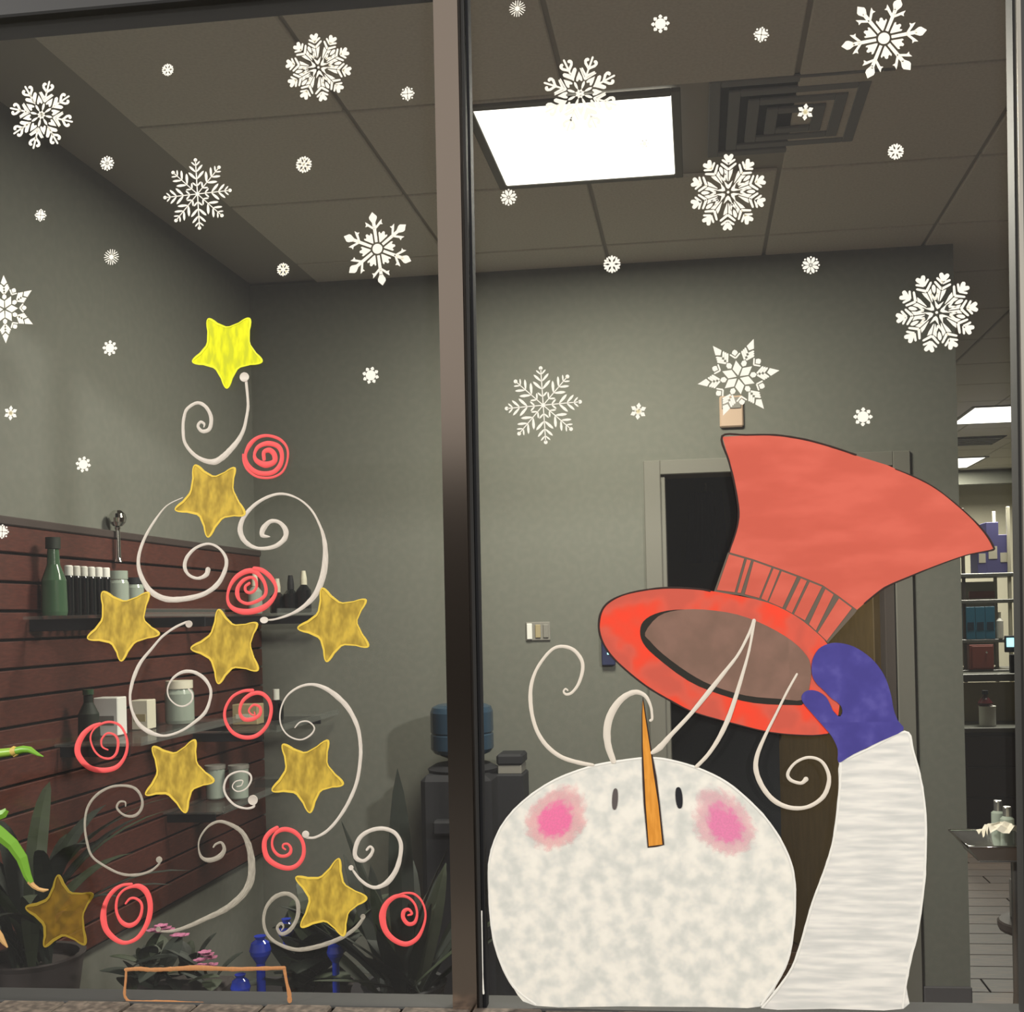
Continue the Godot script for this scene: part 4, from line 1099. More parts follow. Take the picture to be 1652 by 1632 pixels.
func build_hat() -> void:
	var c := gl(1270, 930)
	var t := thing("painted_hat", "red painted top hat tipped open-side down, with a striped band", "painting", Vector3(c.x, c.y, -0.0038))
	var top := [1176.4, 890.6, 1215, 901.6, 1261.3, 918, 1294.4, 930.3, 1327.4, 943.5, 1351.7, 960, 1382.6, 983.2]
	var low := [1153.2, 952.3, 1195, 957.8, 1228.2, 966.7, 1263.5, 982, 1298.8, 1002, 1334, 1035]
	# crown
	var crown := survey([1165.5, 704, 1204, 701.8, 1250, 702, 1290, 707.5, 1316.4, 713.5, 1350, 723.5, 1380.8, 734, 1431, 749.5, 1470, 766, 1498.6, 780.5, 1525.3, 798.5, 1546, 816, 1564.4, 832.4, 1580, 848, 1590, 860.8, 1598, 874, 1603, 882, 1601.7, 886.4, 1580, 890.5, 1555.5, 896, 1530, 904.5, 1505.7, 914, 1466.6, 930, 1427.5, 947.7, 1410, 960, 1395.5, 972.5, 1383, 983.4, 1351.7, 960, 1327.4, 943.5, 1294.4, 930.3, 1261.3, 918, 1215, 901.6, 1177.4, 890.6, 1187, 858, 1191.5, 834.4, 1190.7, 812.3, 1184.5, 776, 1176.5, 742])
	put("crown", film(crown, c, 0.0, 0.0012), M.hat, t)
	# band: dark ground with red blocks on it
	put("band", film(survey([1175, 889, 1215, 900.5, 1261.3, 917, 1294.4, 929.3, 1327.4, 942.5, 1351.7, 959, 1383.6, 983.5, 1378, 991, 1336, 1037, 1300, 1005, 1263.5, 984, 1228.2, 969, 1195, 960, 1151.5, 955]), c, 0.0, 0.0009), M.band, t)
	var tops := [[165, 275], [295, 325], [345, 475], [490, 535], [550, 660], [690, 735], [755, 845], [870, 930], [970, 1065]]
	var lows := [[75, 205], [225, 250], [280, 385], [400, 445], [455, 555], [580, 625], [640, 720], [750, 800], [815, 880]]
	for k in tops.size():
		var p := []
		for s in 4:
			var x: float = 1140 + 0.2205 * lerpf(tops[k][0], tops[k][1], s / 3.0)
			var q := along(top, x)
			p.append_array([q.x, q.y + 3.2])
		for s in 4:
			var x: float = 1140 + 0.2205 * lerpf(lows[k][1], lows[k][0], s / 3.0)
			var q := along(low, x)
			p.append_array([q.x, q.y - 1.5])
		put("band_block", film(survey(p), c, 0.0, 0.0014), M.hat, t)
	# brim, dark inner crescent, brown lining
	var brim := smooth_closed(survey([967.3, 1017.9, 970, 988.6, 984.6, 970, 1016.6, 956.6, 1069.9, 948.6, 1123, 950, 1176.4, 958, 1237.6, 971.5, 1283, 993, 1317.5, 1020, 1336, 1040, 1352, 1075, 1356, 1120, 1350, 1165, 1336, 1183, 1304, 1185.7, 1243, 1180.4, 1176.4, 1164.4, 1120.5, 1148.4, 1083, 1129.8, 1043, 1105.8, 1003.3, 1073.8, 979.3, 1047.2]), 3)
	put("brim", film(brim, c, 0.0, 0.0012), M.brim, t)
	put("brim_shadow_line", film(smooth_closed(survey([1032.6, 1017.9, 1037.9, 1002, 1056.5, 990, 1088.5, 983.3, 1136.4, 984.5, 1189.7, 992.5, 1237.6, 1011, 1277, 1035, 1300, 1058, 1307, 1076.5, 1306, 1105, 1297, 1134, 1280, 1137.2, 1216.3, 1133.8, 1163, 1120.4, 1109.8, 1097.8, 1056.5, 1057.8, 1037.2, 1036.5]), 3), c, 0.0, 0.0015), M.ink, t)
	put("lining", film(smooth_closed(survey([1040.5, 1020.6, 1061.9, 994, 1093.8, 984, 1136.4, 983, 1189.7, 991, 1237.6, 1009.5, 1277.6, 1033.4, 1301.6, 1057.4, 1308.4, 1076.5, 1307.4, 1100.5, 1297, 1128.4, 1256.3, 1127, 1203, 1121.8, 1149.8, 1105.8, 1109.8, 1084.5, 1069.9, 1055.2, 1048.5, 1033.9]), 3), c, 0.0, 0.0018), M.lining, t)
	# dark outline strokes where they show
	put("outline", stroke([1176, 890, 2, 1187, 858, 2.5, 1191.5, 834.4, 3, 1190.5, 812.3, 3, 1184, 775.5, 3, 1175.5, 742, 3, 1165, 703, 3.5, 1204, 701, 2.5, 1250, 701, 3, 1290, 706.5, 3, 1316.4, 712.5, 3, 1350, 722.5, 3, 1381, 733, 3], c, 0.0011, 0.0006, 0.1, 2), M.inkline, t)
	put("outline", stroke([1445, 756, 1.5, 1470, 766, 2, 1498.6, 780, 2, 1525.3, 798, 1.6, 1564.4, 831.5, 2, 1590.5, 859.8, 3, 1603.5, 881.5, 3.4, 1601.7, 886.8, 3, 1580, 891, 2, 1555.5, 896.5, 1.6, 1505.7, 914.5, 2, 1466.6, 930.5, 2.4, 1427.5, 948, 3, 1395.5, 973, 2.5], c, 0.0011, 0.0006, 0.1, 3), M.inkline, t)
	put("outline", stroke([1145, 953, 3, 1123, 949.5, 3, 1069.9, 948, 3, 1016.6, 956, 2.5, 984, 969.5, 3, 969, 988.6, 3.5, 966.3, 1017.9, 3.5, 978.3, 1047.2, 3, 1002.3, 1074.3, 3, 1042, 1106.5, 3, 1082, 1130.5, 3, 1120, 1149.2, 2, 1176, 1165.2, 2, 1243, 1181.4, 2, 1304, 1186.5, 2, 1334, 1184.5, 2], c, 0.0011, 0.0006, 0.1, 4), M.inkline, t)
	# dribbles of white paint along the bar
	var d := put("paint_drip", stroke([778, 1468, 2, 779, 1520, 1.6, 780, 1570, 1.4, 780.5, 1592, 3, 781, 1600, 3.4], gl(779, 1534), 0.0, 0.0012, 0.1, 3), M.snow_edge, self, Vector3(gl(779, 1534).x, gl(779, 1534).y, 0.0045))
	tag(d, "thin white paint dribble running down the middle bar beside the snowman", "paint drip")

# ------------------------------------------------------------------ inside the shop
func bottle(called: String, label: String, category: String, group: String, where: Vector3, prof: Array, mat: Material, cap: Array, cap_mat: Material) -> Node3D:
	var t := thing(called, label, category, where, group)
	put("body", lathe_mesh(prof, 16), mat, t)
	if cap.size():
		put("cap", lathe_mesh(cap, 14), cap_mat, t)
	return t

func carton(label: String, group: String, where: Vector3, size: Vector3, mat: Material, stripe: Material) -> void:
	var t := thing("carton", label, "box", where, group)
	put("box", box_mesh(size, 0.002, Vector3(0, size.y / 2, 0)), mat, t)
	put("label_panel", box_mesh(Vector3(size.x * 0.7, size.y * 0.25, 0.002), 0.0, Vector3(0, size.y * 0.4, size.z / 2 + 0.0005)), stripe, t)

func build_slatwall() -> void:
	var t := thing("slatwall", "reddish brown slatted display wall with dark top rail", "display wall", Vector3(-1.695, 0, -1.22))
	put("backing", span(Vector3(0, 0.545, -1.165), Vector3(0.006, 1.69, 1.1)), M.slat_back, t)
	var slat := box_mesh(Vector3(0.014, 0.0645, 2.265), 0.002)
	for i in 16:
		put("slat", slat, M.slat_a, t, Vector3(0.013, 1.658 - 0.0714 * i, -0.0325))
	put("top_rail", span(Vector3(0, 1.69, -1.165), Vector3(0.026, 1.712, 1.1), 0.003), M.slat_cap, t)

func shelf(label: String, y: float, z0: float, z1: float, deep := 0.24) -> void:
	var t := thing("shelf", label, "shelf", Vector3(-1.668, y, (z0 + z1) / 2), "shelves on the slatted wall")
	var len_ := absf(z1 - z0)
	put("board", box_mesh(Vector3(deep, 0.008, len_), 0.002, Vector3(deep / 2, 0, 0)), M.acrylic, t)
	put("lip", box_mesh(Vector3(0.004, 0.022, len_), 0.001, Vector3(deep, 0.008, 0)), M.acrylic, t)
	for s: float in [-1.0, 1.0]:
		put("bracket", box_mesh(Vector3(deep * 0.8, 0.03, 0.006), 0.001, Vector3(deep * 0.4, -0.019, s * (len_ / 2 - 0.03))), M.black, t)

func build_stock() -> void:
	shelf("clear shelf holding the row of black bottles on the slatted wall", 1.462, -0.86, -1.5)
	shelf("clear shelf nearest the room corner, at the height of black bottles", 1.462, -1.72, -2.36, 0.32)
	shelf("clear shelf below the gold star, holding white cartons", 1.13, -0.98, -1.66)
	shelf("dark clear shelf in the corner at the white cartons' height", 1.08, -1.74, -2.36, 0.3)
	shelf("lowest clear shelf, holding pale tubs below the smallest curl", 0.85, -1.55, -2.3, 0.2)
	var thin := [0.0, 0.0, 0.0115, 0.0, 0.0125, 0.004, 0.0125, 0.1, 0.011, 0.104, 0.0, 0.104]
	var cap := [0.0, 0.1045, 0.011, 0.1045, 0.011, 0.128, 0.009, 0.131, 0.0, 0.131]
	var row := ["first black bottle of the tight shelf row, beside the tall green flask", "second black bottle of the tight shelf row", "third black bottle of the tight shelf row", "fourth black bottle of the tight shelf row, counted from the green flask", "fifth black bottle of the tight shelf row", "last black bottle of the tight shelf row, beside the clear jar"]
	for i in 6:
		var p := at(112 + 12 * i, 985, -1.0 - 0.033 * i)
		bottle("bottle", row[i], "bottle", "black bottles in a row on the slatted wall", Vector3(p.x, 1.467, p.z), thin, M.black_gloss, cap, M.white)
	bottle("flask", "tall green flask at the near end of the black bottles", "bottle", "", Vector3(at(88, 985, -0.94).x, 1.467, -0.94), [0.0, 0.0, 0.03, 0.0, 0.032, 0.01, 0.03, 0.09, 0.016, 0.13, 0.014, 0.17, 0.0, 0.17], M.green_glass, [0.0, 0.171, 0.018, 0.171, 0.018, 0.2, 0.0, 0.2], M.leaf_dark)
	bottle("jar", "clear jar behind the second gold star's arm, on the black bottles' shelf", "jar", "", Vector3(at(192, 985, -1.24).x, 1.467, -1.24), [0.0, 0.0, 0.026, 0.0, 0.028, 0.008, 0.028, 0.09, 0.024, 0.1, 0.0, 0.1], M.clear_glass, [0.0, 0.101, 0.026, 0.101, 0.026, 0.125, 0.0, 0.125], M.clear_glass)
	bottle("jar", "clear jar next to the long swirl, at the shelf row's end", "jar", "", Vector3(at(218, 985, -1.36).x, 1.467, -1.36), [0.0, 0.0, 0.024, 0.0, 0.026, 0.008, 0.026, 0.08, 0.022, 0.09, 0.0, 0.09], M.clear_glass, [0.0, 0.091, 0.024, 0.091, 0.024, 0.11, 0.0, 0.11], M.black)
	# round chrome finial above the top rail
	var f := thing("finial_lamp", "round chrome ball lamp standing on the slatted wall's top rail", "lamp", Vector3(-1.66, 1.712, -1.31))
	put("stem", lathe_mesh([0.0, -0.09, 0.012, -0.09, 0.008, -0.08, 0.006, 0.0, 0.009, 0.01, 0.0, 0.012], 12), M.chrome, f)
	put("ball", lathe_mesh([0.0, 0.01, 0.012, 0.013, 0.022, 0.024, 0.025, 0.036, 0.022, 0.048, 0.012, 0.058, 0.0, 0.061], 18), M.chrome, f)
	# corner shelf: dark pump bottles with pale caps
	var far_row := [[412, 0.1, M.clear_glass, M.cream, "pale-capped bottle beside the thick red ornament on the corner shelf"], [448, 0.075, M.black_gloss, M.cream, "short black pump bottle on the corner shelf, inside the arching swirl"], [470, 0.085, M.black_gloss, M.black, "all-black pump bottle in the middle of the corner shelf"], [491, 0.1, M.black_gloss, M.cream, "tallest black pump bottle at the end of the corner shelf"]]
	for e: Array in far_row:
		var p := at(e[0], 990, -2.1)
		var h: float = e[1]
		bottle("pump_bottle", e[4], "bottle", "bottles on the corner shelf", Vector3(p.x, 1.467, -2.1), [0.0, 0.0, 0.024, 0.0, 0.026, 0.006, 0.026, h * 0.8, 0.01, h, 0.0, h], e[2], [0.0, h, 0.012, h, 0.012, h + 0.02, 0.008, h + 0.05, 0.0, h + 0.05], e[3])
	# cartons and jars one shelf down
	carton("white carton between the green flask and clear jar, lower shelf", "cartons on the lower shelf", Vector3(at(178, 1150, -1.18).x, 1.135, -1.18), Vector3(0.07, 0.105, 0.05), M.white, M.grey)
	carton("cream carton behind the swirl between the middle stars", "cartons on the lower shelf", Vector3(at(232, 1150, -1.34).x, 1.135, -1.34), Vector3(0.05, 0.085, 0.05), M.cream, M.tan)
	bottle("flask", "dark green flask at the near end of the white cartons", "bottle", "", Vector3(at(143, 1150, -1.06).x, 1.135, -1.06), [0.0, 0.0, 0.026, 0.0, 0.028, 0.01, 0.026, 0.07, 0.012, 0.1, 0.012, 0.12, 0.0, 0.12], M.leaf_dark, [0.0, 0.121, 0.014, 0.121, 0.014, 0.135, 0.0, 0.135], M.green_glass)
	bottle("jar", "wide clear jar seen through the thin coil of the middle swirl", "jar", "", Vector3(at(290, 1150, -1.5).x, 1.135, -1.5), [0.0, 0.0, 0.04, 0.0, 0.043, 0.01, 0.043, 0.09, 0.036, 0.105, 0.0, 0.105], M.clear_glass, [0.0, 0.106, 0.04, 0.106, 0.04, 0.13, 0.0, 0.13], M.cream)
	carton("tan carton behind the tight-coiled red ornament", "cartons in the corner", Vector3(at(400, 1135, -1.96).x, 1.085, -1.96), Vector3(0.09, 0.07, 0.06), M.tan, M.cream)
	bottle("pump_bottle", "white-topped dark bottle between red ornament and thin swirl", "bottle", "", Vector3(at(446, 1150, -2.1).x, 1.085, -2.1), [0.0, 0.0, 0.024, 0.0, 0.026, 0.006, 0.026, 0.06, 0.012, 0.072, 0.0, 0.072], M.black_gloss, [0.0, 0.072, 0.012, 0.072, 0.012, 0.11, 0.0, 0.11], M.white)
	var tubs := [[347, "pale grey tub beside the streaked gold star, lowest shelf"], [385, "pale grey tub above the smallest curl, lowest shelf"]]
	for e: Array in tubs:
		var p := at(e[0], 1245, -1.78)
		bottle("tub", e[1], "tub", "pale tubs on the lowest shelf", Vector3(p.x, 0.856, -1.78), [0.0, 0.0, 0.024, 0.0, 0.03, 0.005, 0.032, 0.1, 0.0, 0.1], M.clear_glass, [0.0, 0.1, 0.034, 0.1, 0.034, 0.112, 0.0, 0.112], M.grey)

func build_back_wall_things() -> void:
	# blue bottle on its dark dispenser, straddling the bar between panes
	var p := at(746, 1200, -2.16)
	var t := thing("water_cooler", "dark water cooler with upturned blue bottle behind the middle bar", "water cooler", Vector3(p.x, 0, -2.16))
	put("bottle", lathe_mesh([0.0, 0.9, 0.03, 0.9, 0.04, 0.93, 0.1, 0.955, 0.112, 0.97, 0.112, 1.02, 0.108, 1.025, 0.112, 1.03, 0.112, 1.1, 0.105, 1.118, 0.085, 1.127, 0.0, 1.13], 28), M.cooler_blue, t)
	put("body", box_mesh(Vector3(0.25, 0.88, 0.28), 0.02, Vector3(0, 0.45, 0)), M.black, t)
	put("collar", lathe_mesh([0.0, 0.885, 0.12, 0.885, 0.125, 0.9, 0.1, 0.915, 0.0, 0.915], 24), M.black, t)
	put("tap", box_mesh(Vector3(0.14, 0.05, 0.05), 0.008, Vector3(0, 0.72, 0.17)), M.black, t)
	p = at(825, 1250, -2.2)
	t = thing("bin", "narrow black bin with grey rim band beside the water cooler", "bin", Vector3(p.x, 0, -2.22))
	put("lid", box_mesh(Vector3(0.095, 0.04, 0.12), 0.008, Vector3(0, 0.925, 0)), M.black, t)
	put("band", box_mesh(Vector3(0.085, 0.03, 0.11), 0.002, Vector3(0, 0.89, 0)), M.grey, t)
	put("body", box_mesh(Vector3(0.1, 0.87, 0.13), 0.006, Vector3(0, 0.44, 0)), M.black, t)
	# wall plates
	var a := at(868, 1018, -2.385)
	t = thing("switch_plate", "pale wall switch plate above the snowman's hair curl", "switch", Vector3(a.x, a.y, -2.386))
	put("plate", box_mesh(Vector3(0.092, 0.07, 0.006), 0.002), M.grey, t)
	put("rocker", box_mesh(Vector3(0.02, 0.06, 0.006), 0.002, Vector3(-0.032, 0, 0.005)), M.white, t)
	put("rocker", box_mesh(Vector3(0.02, 0.05, 0.006), 0.002, Vector3(0.0, 0, 0.005)), M.tan, t)
	put("rocker", box_mesh(Vector3(0.02, 0.05, 0.006), 0.002, Vector3(0.03, 0, 0.005)), M.grey, t)
	a = at(1180, 669, -2.38)
	t = thing("wall_sounder", "beige wall box above the doorway, half behind the diamond snowflake", "alarm", Vector3(a.x, a.y, -2.386))
	put("housing", box_mesh(Vector3(0.086, 0.115, 0.03), 0.005, Vector3(0, 0.012, 0)), M.beige, t)
	put("grille", box_mesh(Vector3(0.07, 0.04, 0.004), 0.001, Vector3(0, 0.042, 0.017)), M.grey, t)
	a = at(981, 1030, -2.38)
	t = thing("wall_terminal", "dark blue wall terminal peeping out behind the hat brim", "terminal", Vector3(a.x, a.y, -2.385))
	put("case", box_mesh(Vector3(0.05, 0.2, 0.03), 0.004), M.navy, t)
	put("indicator", box_mesh(Vector3(0.008, 0.008, 0.004), 0.001, Vector3(0.0, -0.055, 0.017)), M.screen_glow, t)
	# coat hanging in the dark closet
	a = at(1140, 850, -3.9)
	t = thing("hanging_coat", "dark navy coat hanging inside the dark doorway", "coat", Vector3(a.x, a.y, -3.92))
	var st := begin()
	for i in 12:
		for k in 10:
			var vs := []
			for q: Array in [[i, k], [i + 1, k], [i + 1, k + 1], [i, k + 1]]:
				var u: float = q[0] / 12.0 - 0.5
				var v: float = 0.5 - q[1] / 10.0
				vs.append(Vector3(u * (0.16 + 0.06 * (0.5 - v)), v * 0.36, 0.03 * cos(u * 3.1) + 0.008 * sin(u * 30.0)))
			quad(st, vs[3], vs[2], vs[1], vs[0])
	put("cloth", st.commit(), M.navy, t)
	put("hook", box_mesh(Vector3(0.012, 0.05, 0.06), 0.003, Vector3(0, 0.2, -0.03)), M.steel, t)
	# air diffuser in the ceiling
	t = thing("ceiling_vent", "square grey air vent with nested louvres, set in the tiled ceiling", "vent", Vector3(0.285, 2.745, -1.26))
	put("duct", box_mesh(Vector3(0.44, 0.006, 0.44), 0.0, Vector3(0, 0.003, 0)), M.vent_dark, t)
	for i in 4:
		var r := 0.21 - 0.05 * i
		st = begin()
		for s: float in [-1.0, 1.0]:
			box(st, Vector3(s * r, -0.002 - 0.003 * i, 0), Vector3(0.03, 0.008, r * 2 + 0.03), 0.002)
			box(st, Vector3(0, -0.002 - 0.003 * i, s * r), Vector3(r * 2 - 0.03, 0.008, 0.03), 0.002)
		put("louvre", st.commit(), M.vent, t)

func build_far_room() -> void:
	ceiling_light("long recessed ceiling lamp in the room beyond the wall's end", 1.85, 2.45, -5.8, -6.45, 8.0)
	ceiling_light("smallest recessed ceiling lamp, deepest in the room beyond", 2.05, 2.56, -8.35, -9.05, 8.0)
	var v := thing("ceiling_vent", "dark slot vent between the two lamps of the room beyond", "vent", Vector3(2.1, 2.737, -7.35))
	put("frame", box_mesh(Vector3(0.62, 0.01, 0.46), 0.002), M.vent_dark, v)
	for i in 5:
		put("louvre", box_mesh(Vector3(0.58, 0.006, 0.03), 0.001, Vector3(0, -0.008, -0.16 + 0.08 * i)), M.vent, v)
	struct("trim_3", span(Vector3(0.95, 2.6, -9.4), Vector3(4.5, 2.74, -9.3)), M.wall)
	# shelving against the light: posts, boards, low cupboard
	var z := -6.1
	var t := thing("shelf_unit", "grey open shelf unit beyond the end of the back wall", "shelf unit", Vector3(at(1600, 1000, z).x, 0, z))
	var ox := t.position.x
	var lx := at(1556, 1000, z).x - ox
	var rx := at(1630, 1000, z).x - ox
	var y1 := at(1600, 924, z).y
	for x: float in [lx, rx]:
		for d: float in [0.0, -0.36]:
			put("post", box_mesh(Vector3(0.022, 2.1, 0.022), 0.003, Vector3(x, 1.05, d)), M.dark_frame if x == lx else M.cream, t)
	for y: float in [y1, 1.47, 1.2, 0.99]:
		put("shelf_board", box_mesh(Vector3(rx - lx + 0.12, 0.026, 0.4), 0.004, Vector3((lx + rx) / 2 + 0.03, y - 0.013, -0.18)), M.counter_top, t)
	put("back_panel", box_mesh(Vector3(rx - lx, 0.6, 0.012), 0.002, Vector3((lx + rx) / 2, 1.3, -0.37)), M.cream, t)
	# goods
	var blues := [[1577, 1592, 864, "blue carton at the hat's point, nearest the dark post"], [1592, 1611, 842, "tallest blue carton on the top shelf beside the hat's point"], [1611, 1630, 862, "blue carton at the outer end of the top shelf"]]
	for e: Array in blues:
		var a := at(e[0], 922, z)
		var b := at(e[1], e[2], z)
		carton(e[3], "blue cartons on the top shelf", Vector3((a.x + b.x) / 2, y1 + 0.001, z - 0.1), Vector3(absf(b.x - a.x) - 0.004, b.y - y1, 0.2), M.box_blue, M.cream)
	var q := at(1587, 965, z)
	var c := thing("sign_strip", "small brick-red display card on the second shelf", "card", Vector3(q.x, 1.471, z - 0.05))
	put("card", box_mesh(Vector3(0.17, 0.055, 0.02), 0.002, Vector3(0, 0.03, 0)), M.brick_red, c)
	put("foot", box_mesh(Vector3(0.17, 0.008, 0.05), 0.001, Vector3(0, 0.004, 0)), M.cream, c)
	var teals := [[1558, 1572, "teal carton beside the dark shelf post"], [1573, 1588, "teal carton in the middle of its shelf"], [1589, 1604, "teal carton beside the white bottle"]]
	for e: Array in teals:
		var a := at(e[0], 1039, z)
		var b := at(e[1], 986, z)
		carton(e[2], "teal cartons on the middle shelf", Vector3((a.x + b.x) / 2, 1.201, z - 0.06), Vector3(absf(b.x - a.x) - 0.003, 0.22, 0.16), M.teal, M.cooler_blue)
	bottle("bottle", "white slim bottle at the outer end of the teal cartons' shelf", "bottle", "", Vector3(at(1613, 1020, z).x, 1.201, z), [0.0, 0.0, 0.022, 0.0, 0.024, 0.005, 0.024, 0.12, 0.01, 0.14, 0.0, 0.14], M.white, [0.0, 0.14, 0.01, 0.14, 0.01, 0.18, 0.0, 0.18], M.cream)
	var k := at(1582, 1064, z)
	var cb := thing("cupboard", "low brown cupboard box under the teal cartons", "cupboard", Vector3(k.x, 0.991, z - 0.06))
	put("box", box_mesh(Vector3(0.16, 0.17, 0.18), 0.003, Vector3(0, 0.087, 0)), M.brick_red, cb)
	put("door", box_mesh(Vector3(0.14, 0.15, 0.008), 0.002, Vector3(0.006, 0.087, 0.094)), M.brick_red, cb)
	put("knob", lathe_mesh([0.0, 0.0, 0.007, 0.002, 0.007, 0.008, 0.0, 0.01], 10), M.chrome, cb, Vector3(0.03, 0.12, 0.098)).rotation.x = PI / 2
	# counter in front of the shelf unit
	var cz := -5.55
	var o := thing("counter", "dark two-tier counter in the room beyond the wall's end", "counter", Vector3(2.1, 0, cz - 0.2))
	put("upper_ledge", box_mesh(Vector3(1.5, 0.05, 0.2), 0.004, Vector3(0.3, at(1600, 1096, cz).y, -0.1)), M.counter_top, o)
	put("splash_panel", box_mesh(Vector3(1.5, 0.26, 0.02), 0.002, Vector3(0.3, at(1600, 1140, cz).y, -0.2)), M.tan, o)
	put("worktop", box_mesh(Vector3(1.5, 0.03, 0.42), 0.004, Vector3(0.3, at(1600, 1177, cz).y, 0)), M.counter_top, o)
	put("front", box_mesh(Vector3(1.5, at(1600, 1180, cz).y - 0.02, 0.4), 0.004, Vector3(0.3, at(1600, 1180, cz).y / 2 - 0.01, 0)), M.counter_dark, o)
	for i in 3:
		put("drawer_front", box_mesh(Vector3(1.44, at(1600, 1180, cz).y * 0.29, 0.014), 0.003, Vector3(0.3, at(1600, 1180, cz).y * (0.18 + 0.31 * i), 0.206)), M.counter_dark, o)
	var wy := at(1600, 1177, cz).y + 0.0155
	var j := at(1600, 1172, cz)
	bottle("canister", "white canister standing on the counter's worktop", "canister", "", Vector3(j.x, wy, cz - 0.1), [0.0, 0.0, 0.05, 0.0, 0.052, 0.006, 0.052, 0.115, 0.0, 0.115], M.white, [0.0, 0.115, 0.054, 0.115, 0.054, 0.128, 0.0, 0.128], M.white)
	bottle("bottle", "dark red round-bellied bottle set on the white canister", "bottle", "", Vector3(j.x - 0.012, wy + 0.128, cz - 0.1), [0.0, 0.0, 0.045, 0.002, 0.05, 0.02, 0.03, 0.045, 0.014, 0.06, 0.014, 0.075, 0.0, 0.075], M.maroon, [0.0, 0.075, 0.02, 0.075, 0.02, 0.1, 0.0, 0.1], M.black)
	var s := at(1648, 1030, cz)
	var mo := thing("monitor", "small glowing pale-blue screen at the outer edge above the counter", "screen", Vector3(s.x + 0.03, at(1600, 1096, cz).y + 0.025, cz - 0.28))
	put("stand", box_mesh(Vector3(0.05, 0.12, 0.03), 0.004, Vector3(0, 0.06, -0.02)), M.black, mo)
	put("case", box_mesh(Vector3(0.12, 0.11, 0.02), 0.004, Vector3(0, 0.19, 0)), M.black, mo)
	put("screen", box_mesh(Vector3(0.1, 0.06, 0.004), 0.001, Vector3(0, 0.2, 0.011)), M.screen_glow, mo)
	area_lamp(Vector3(0, 0.2, 0.03), Vector2(0.1, 0.06), 0.004, rgb(190, 236, 244), mo)
	mo.get_node("lamp_light").rotation = Vector3.ZERO

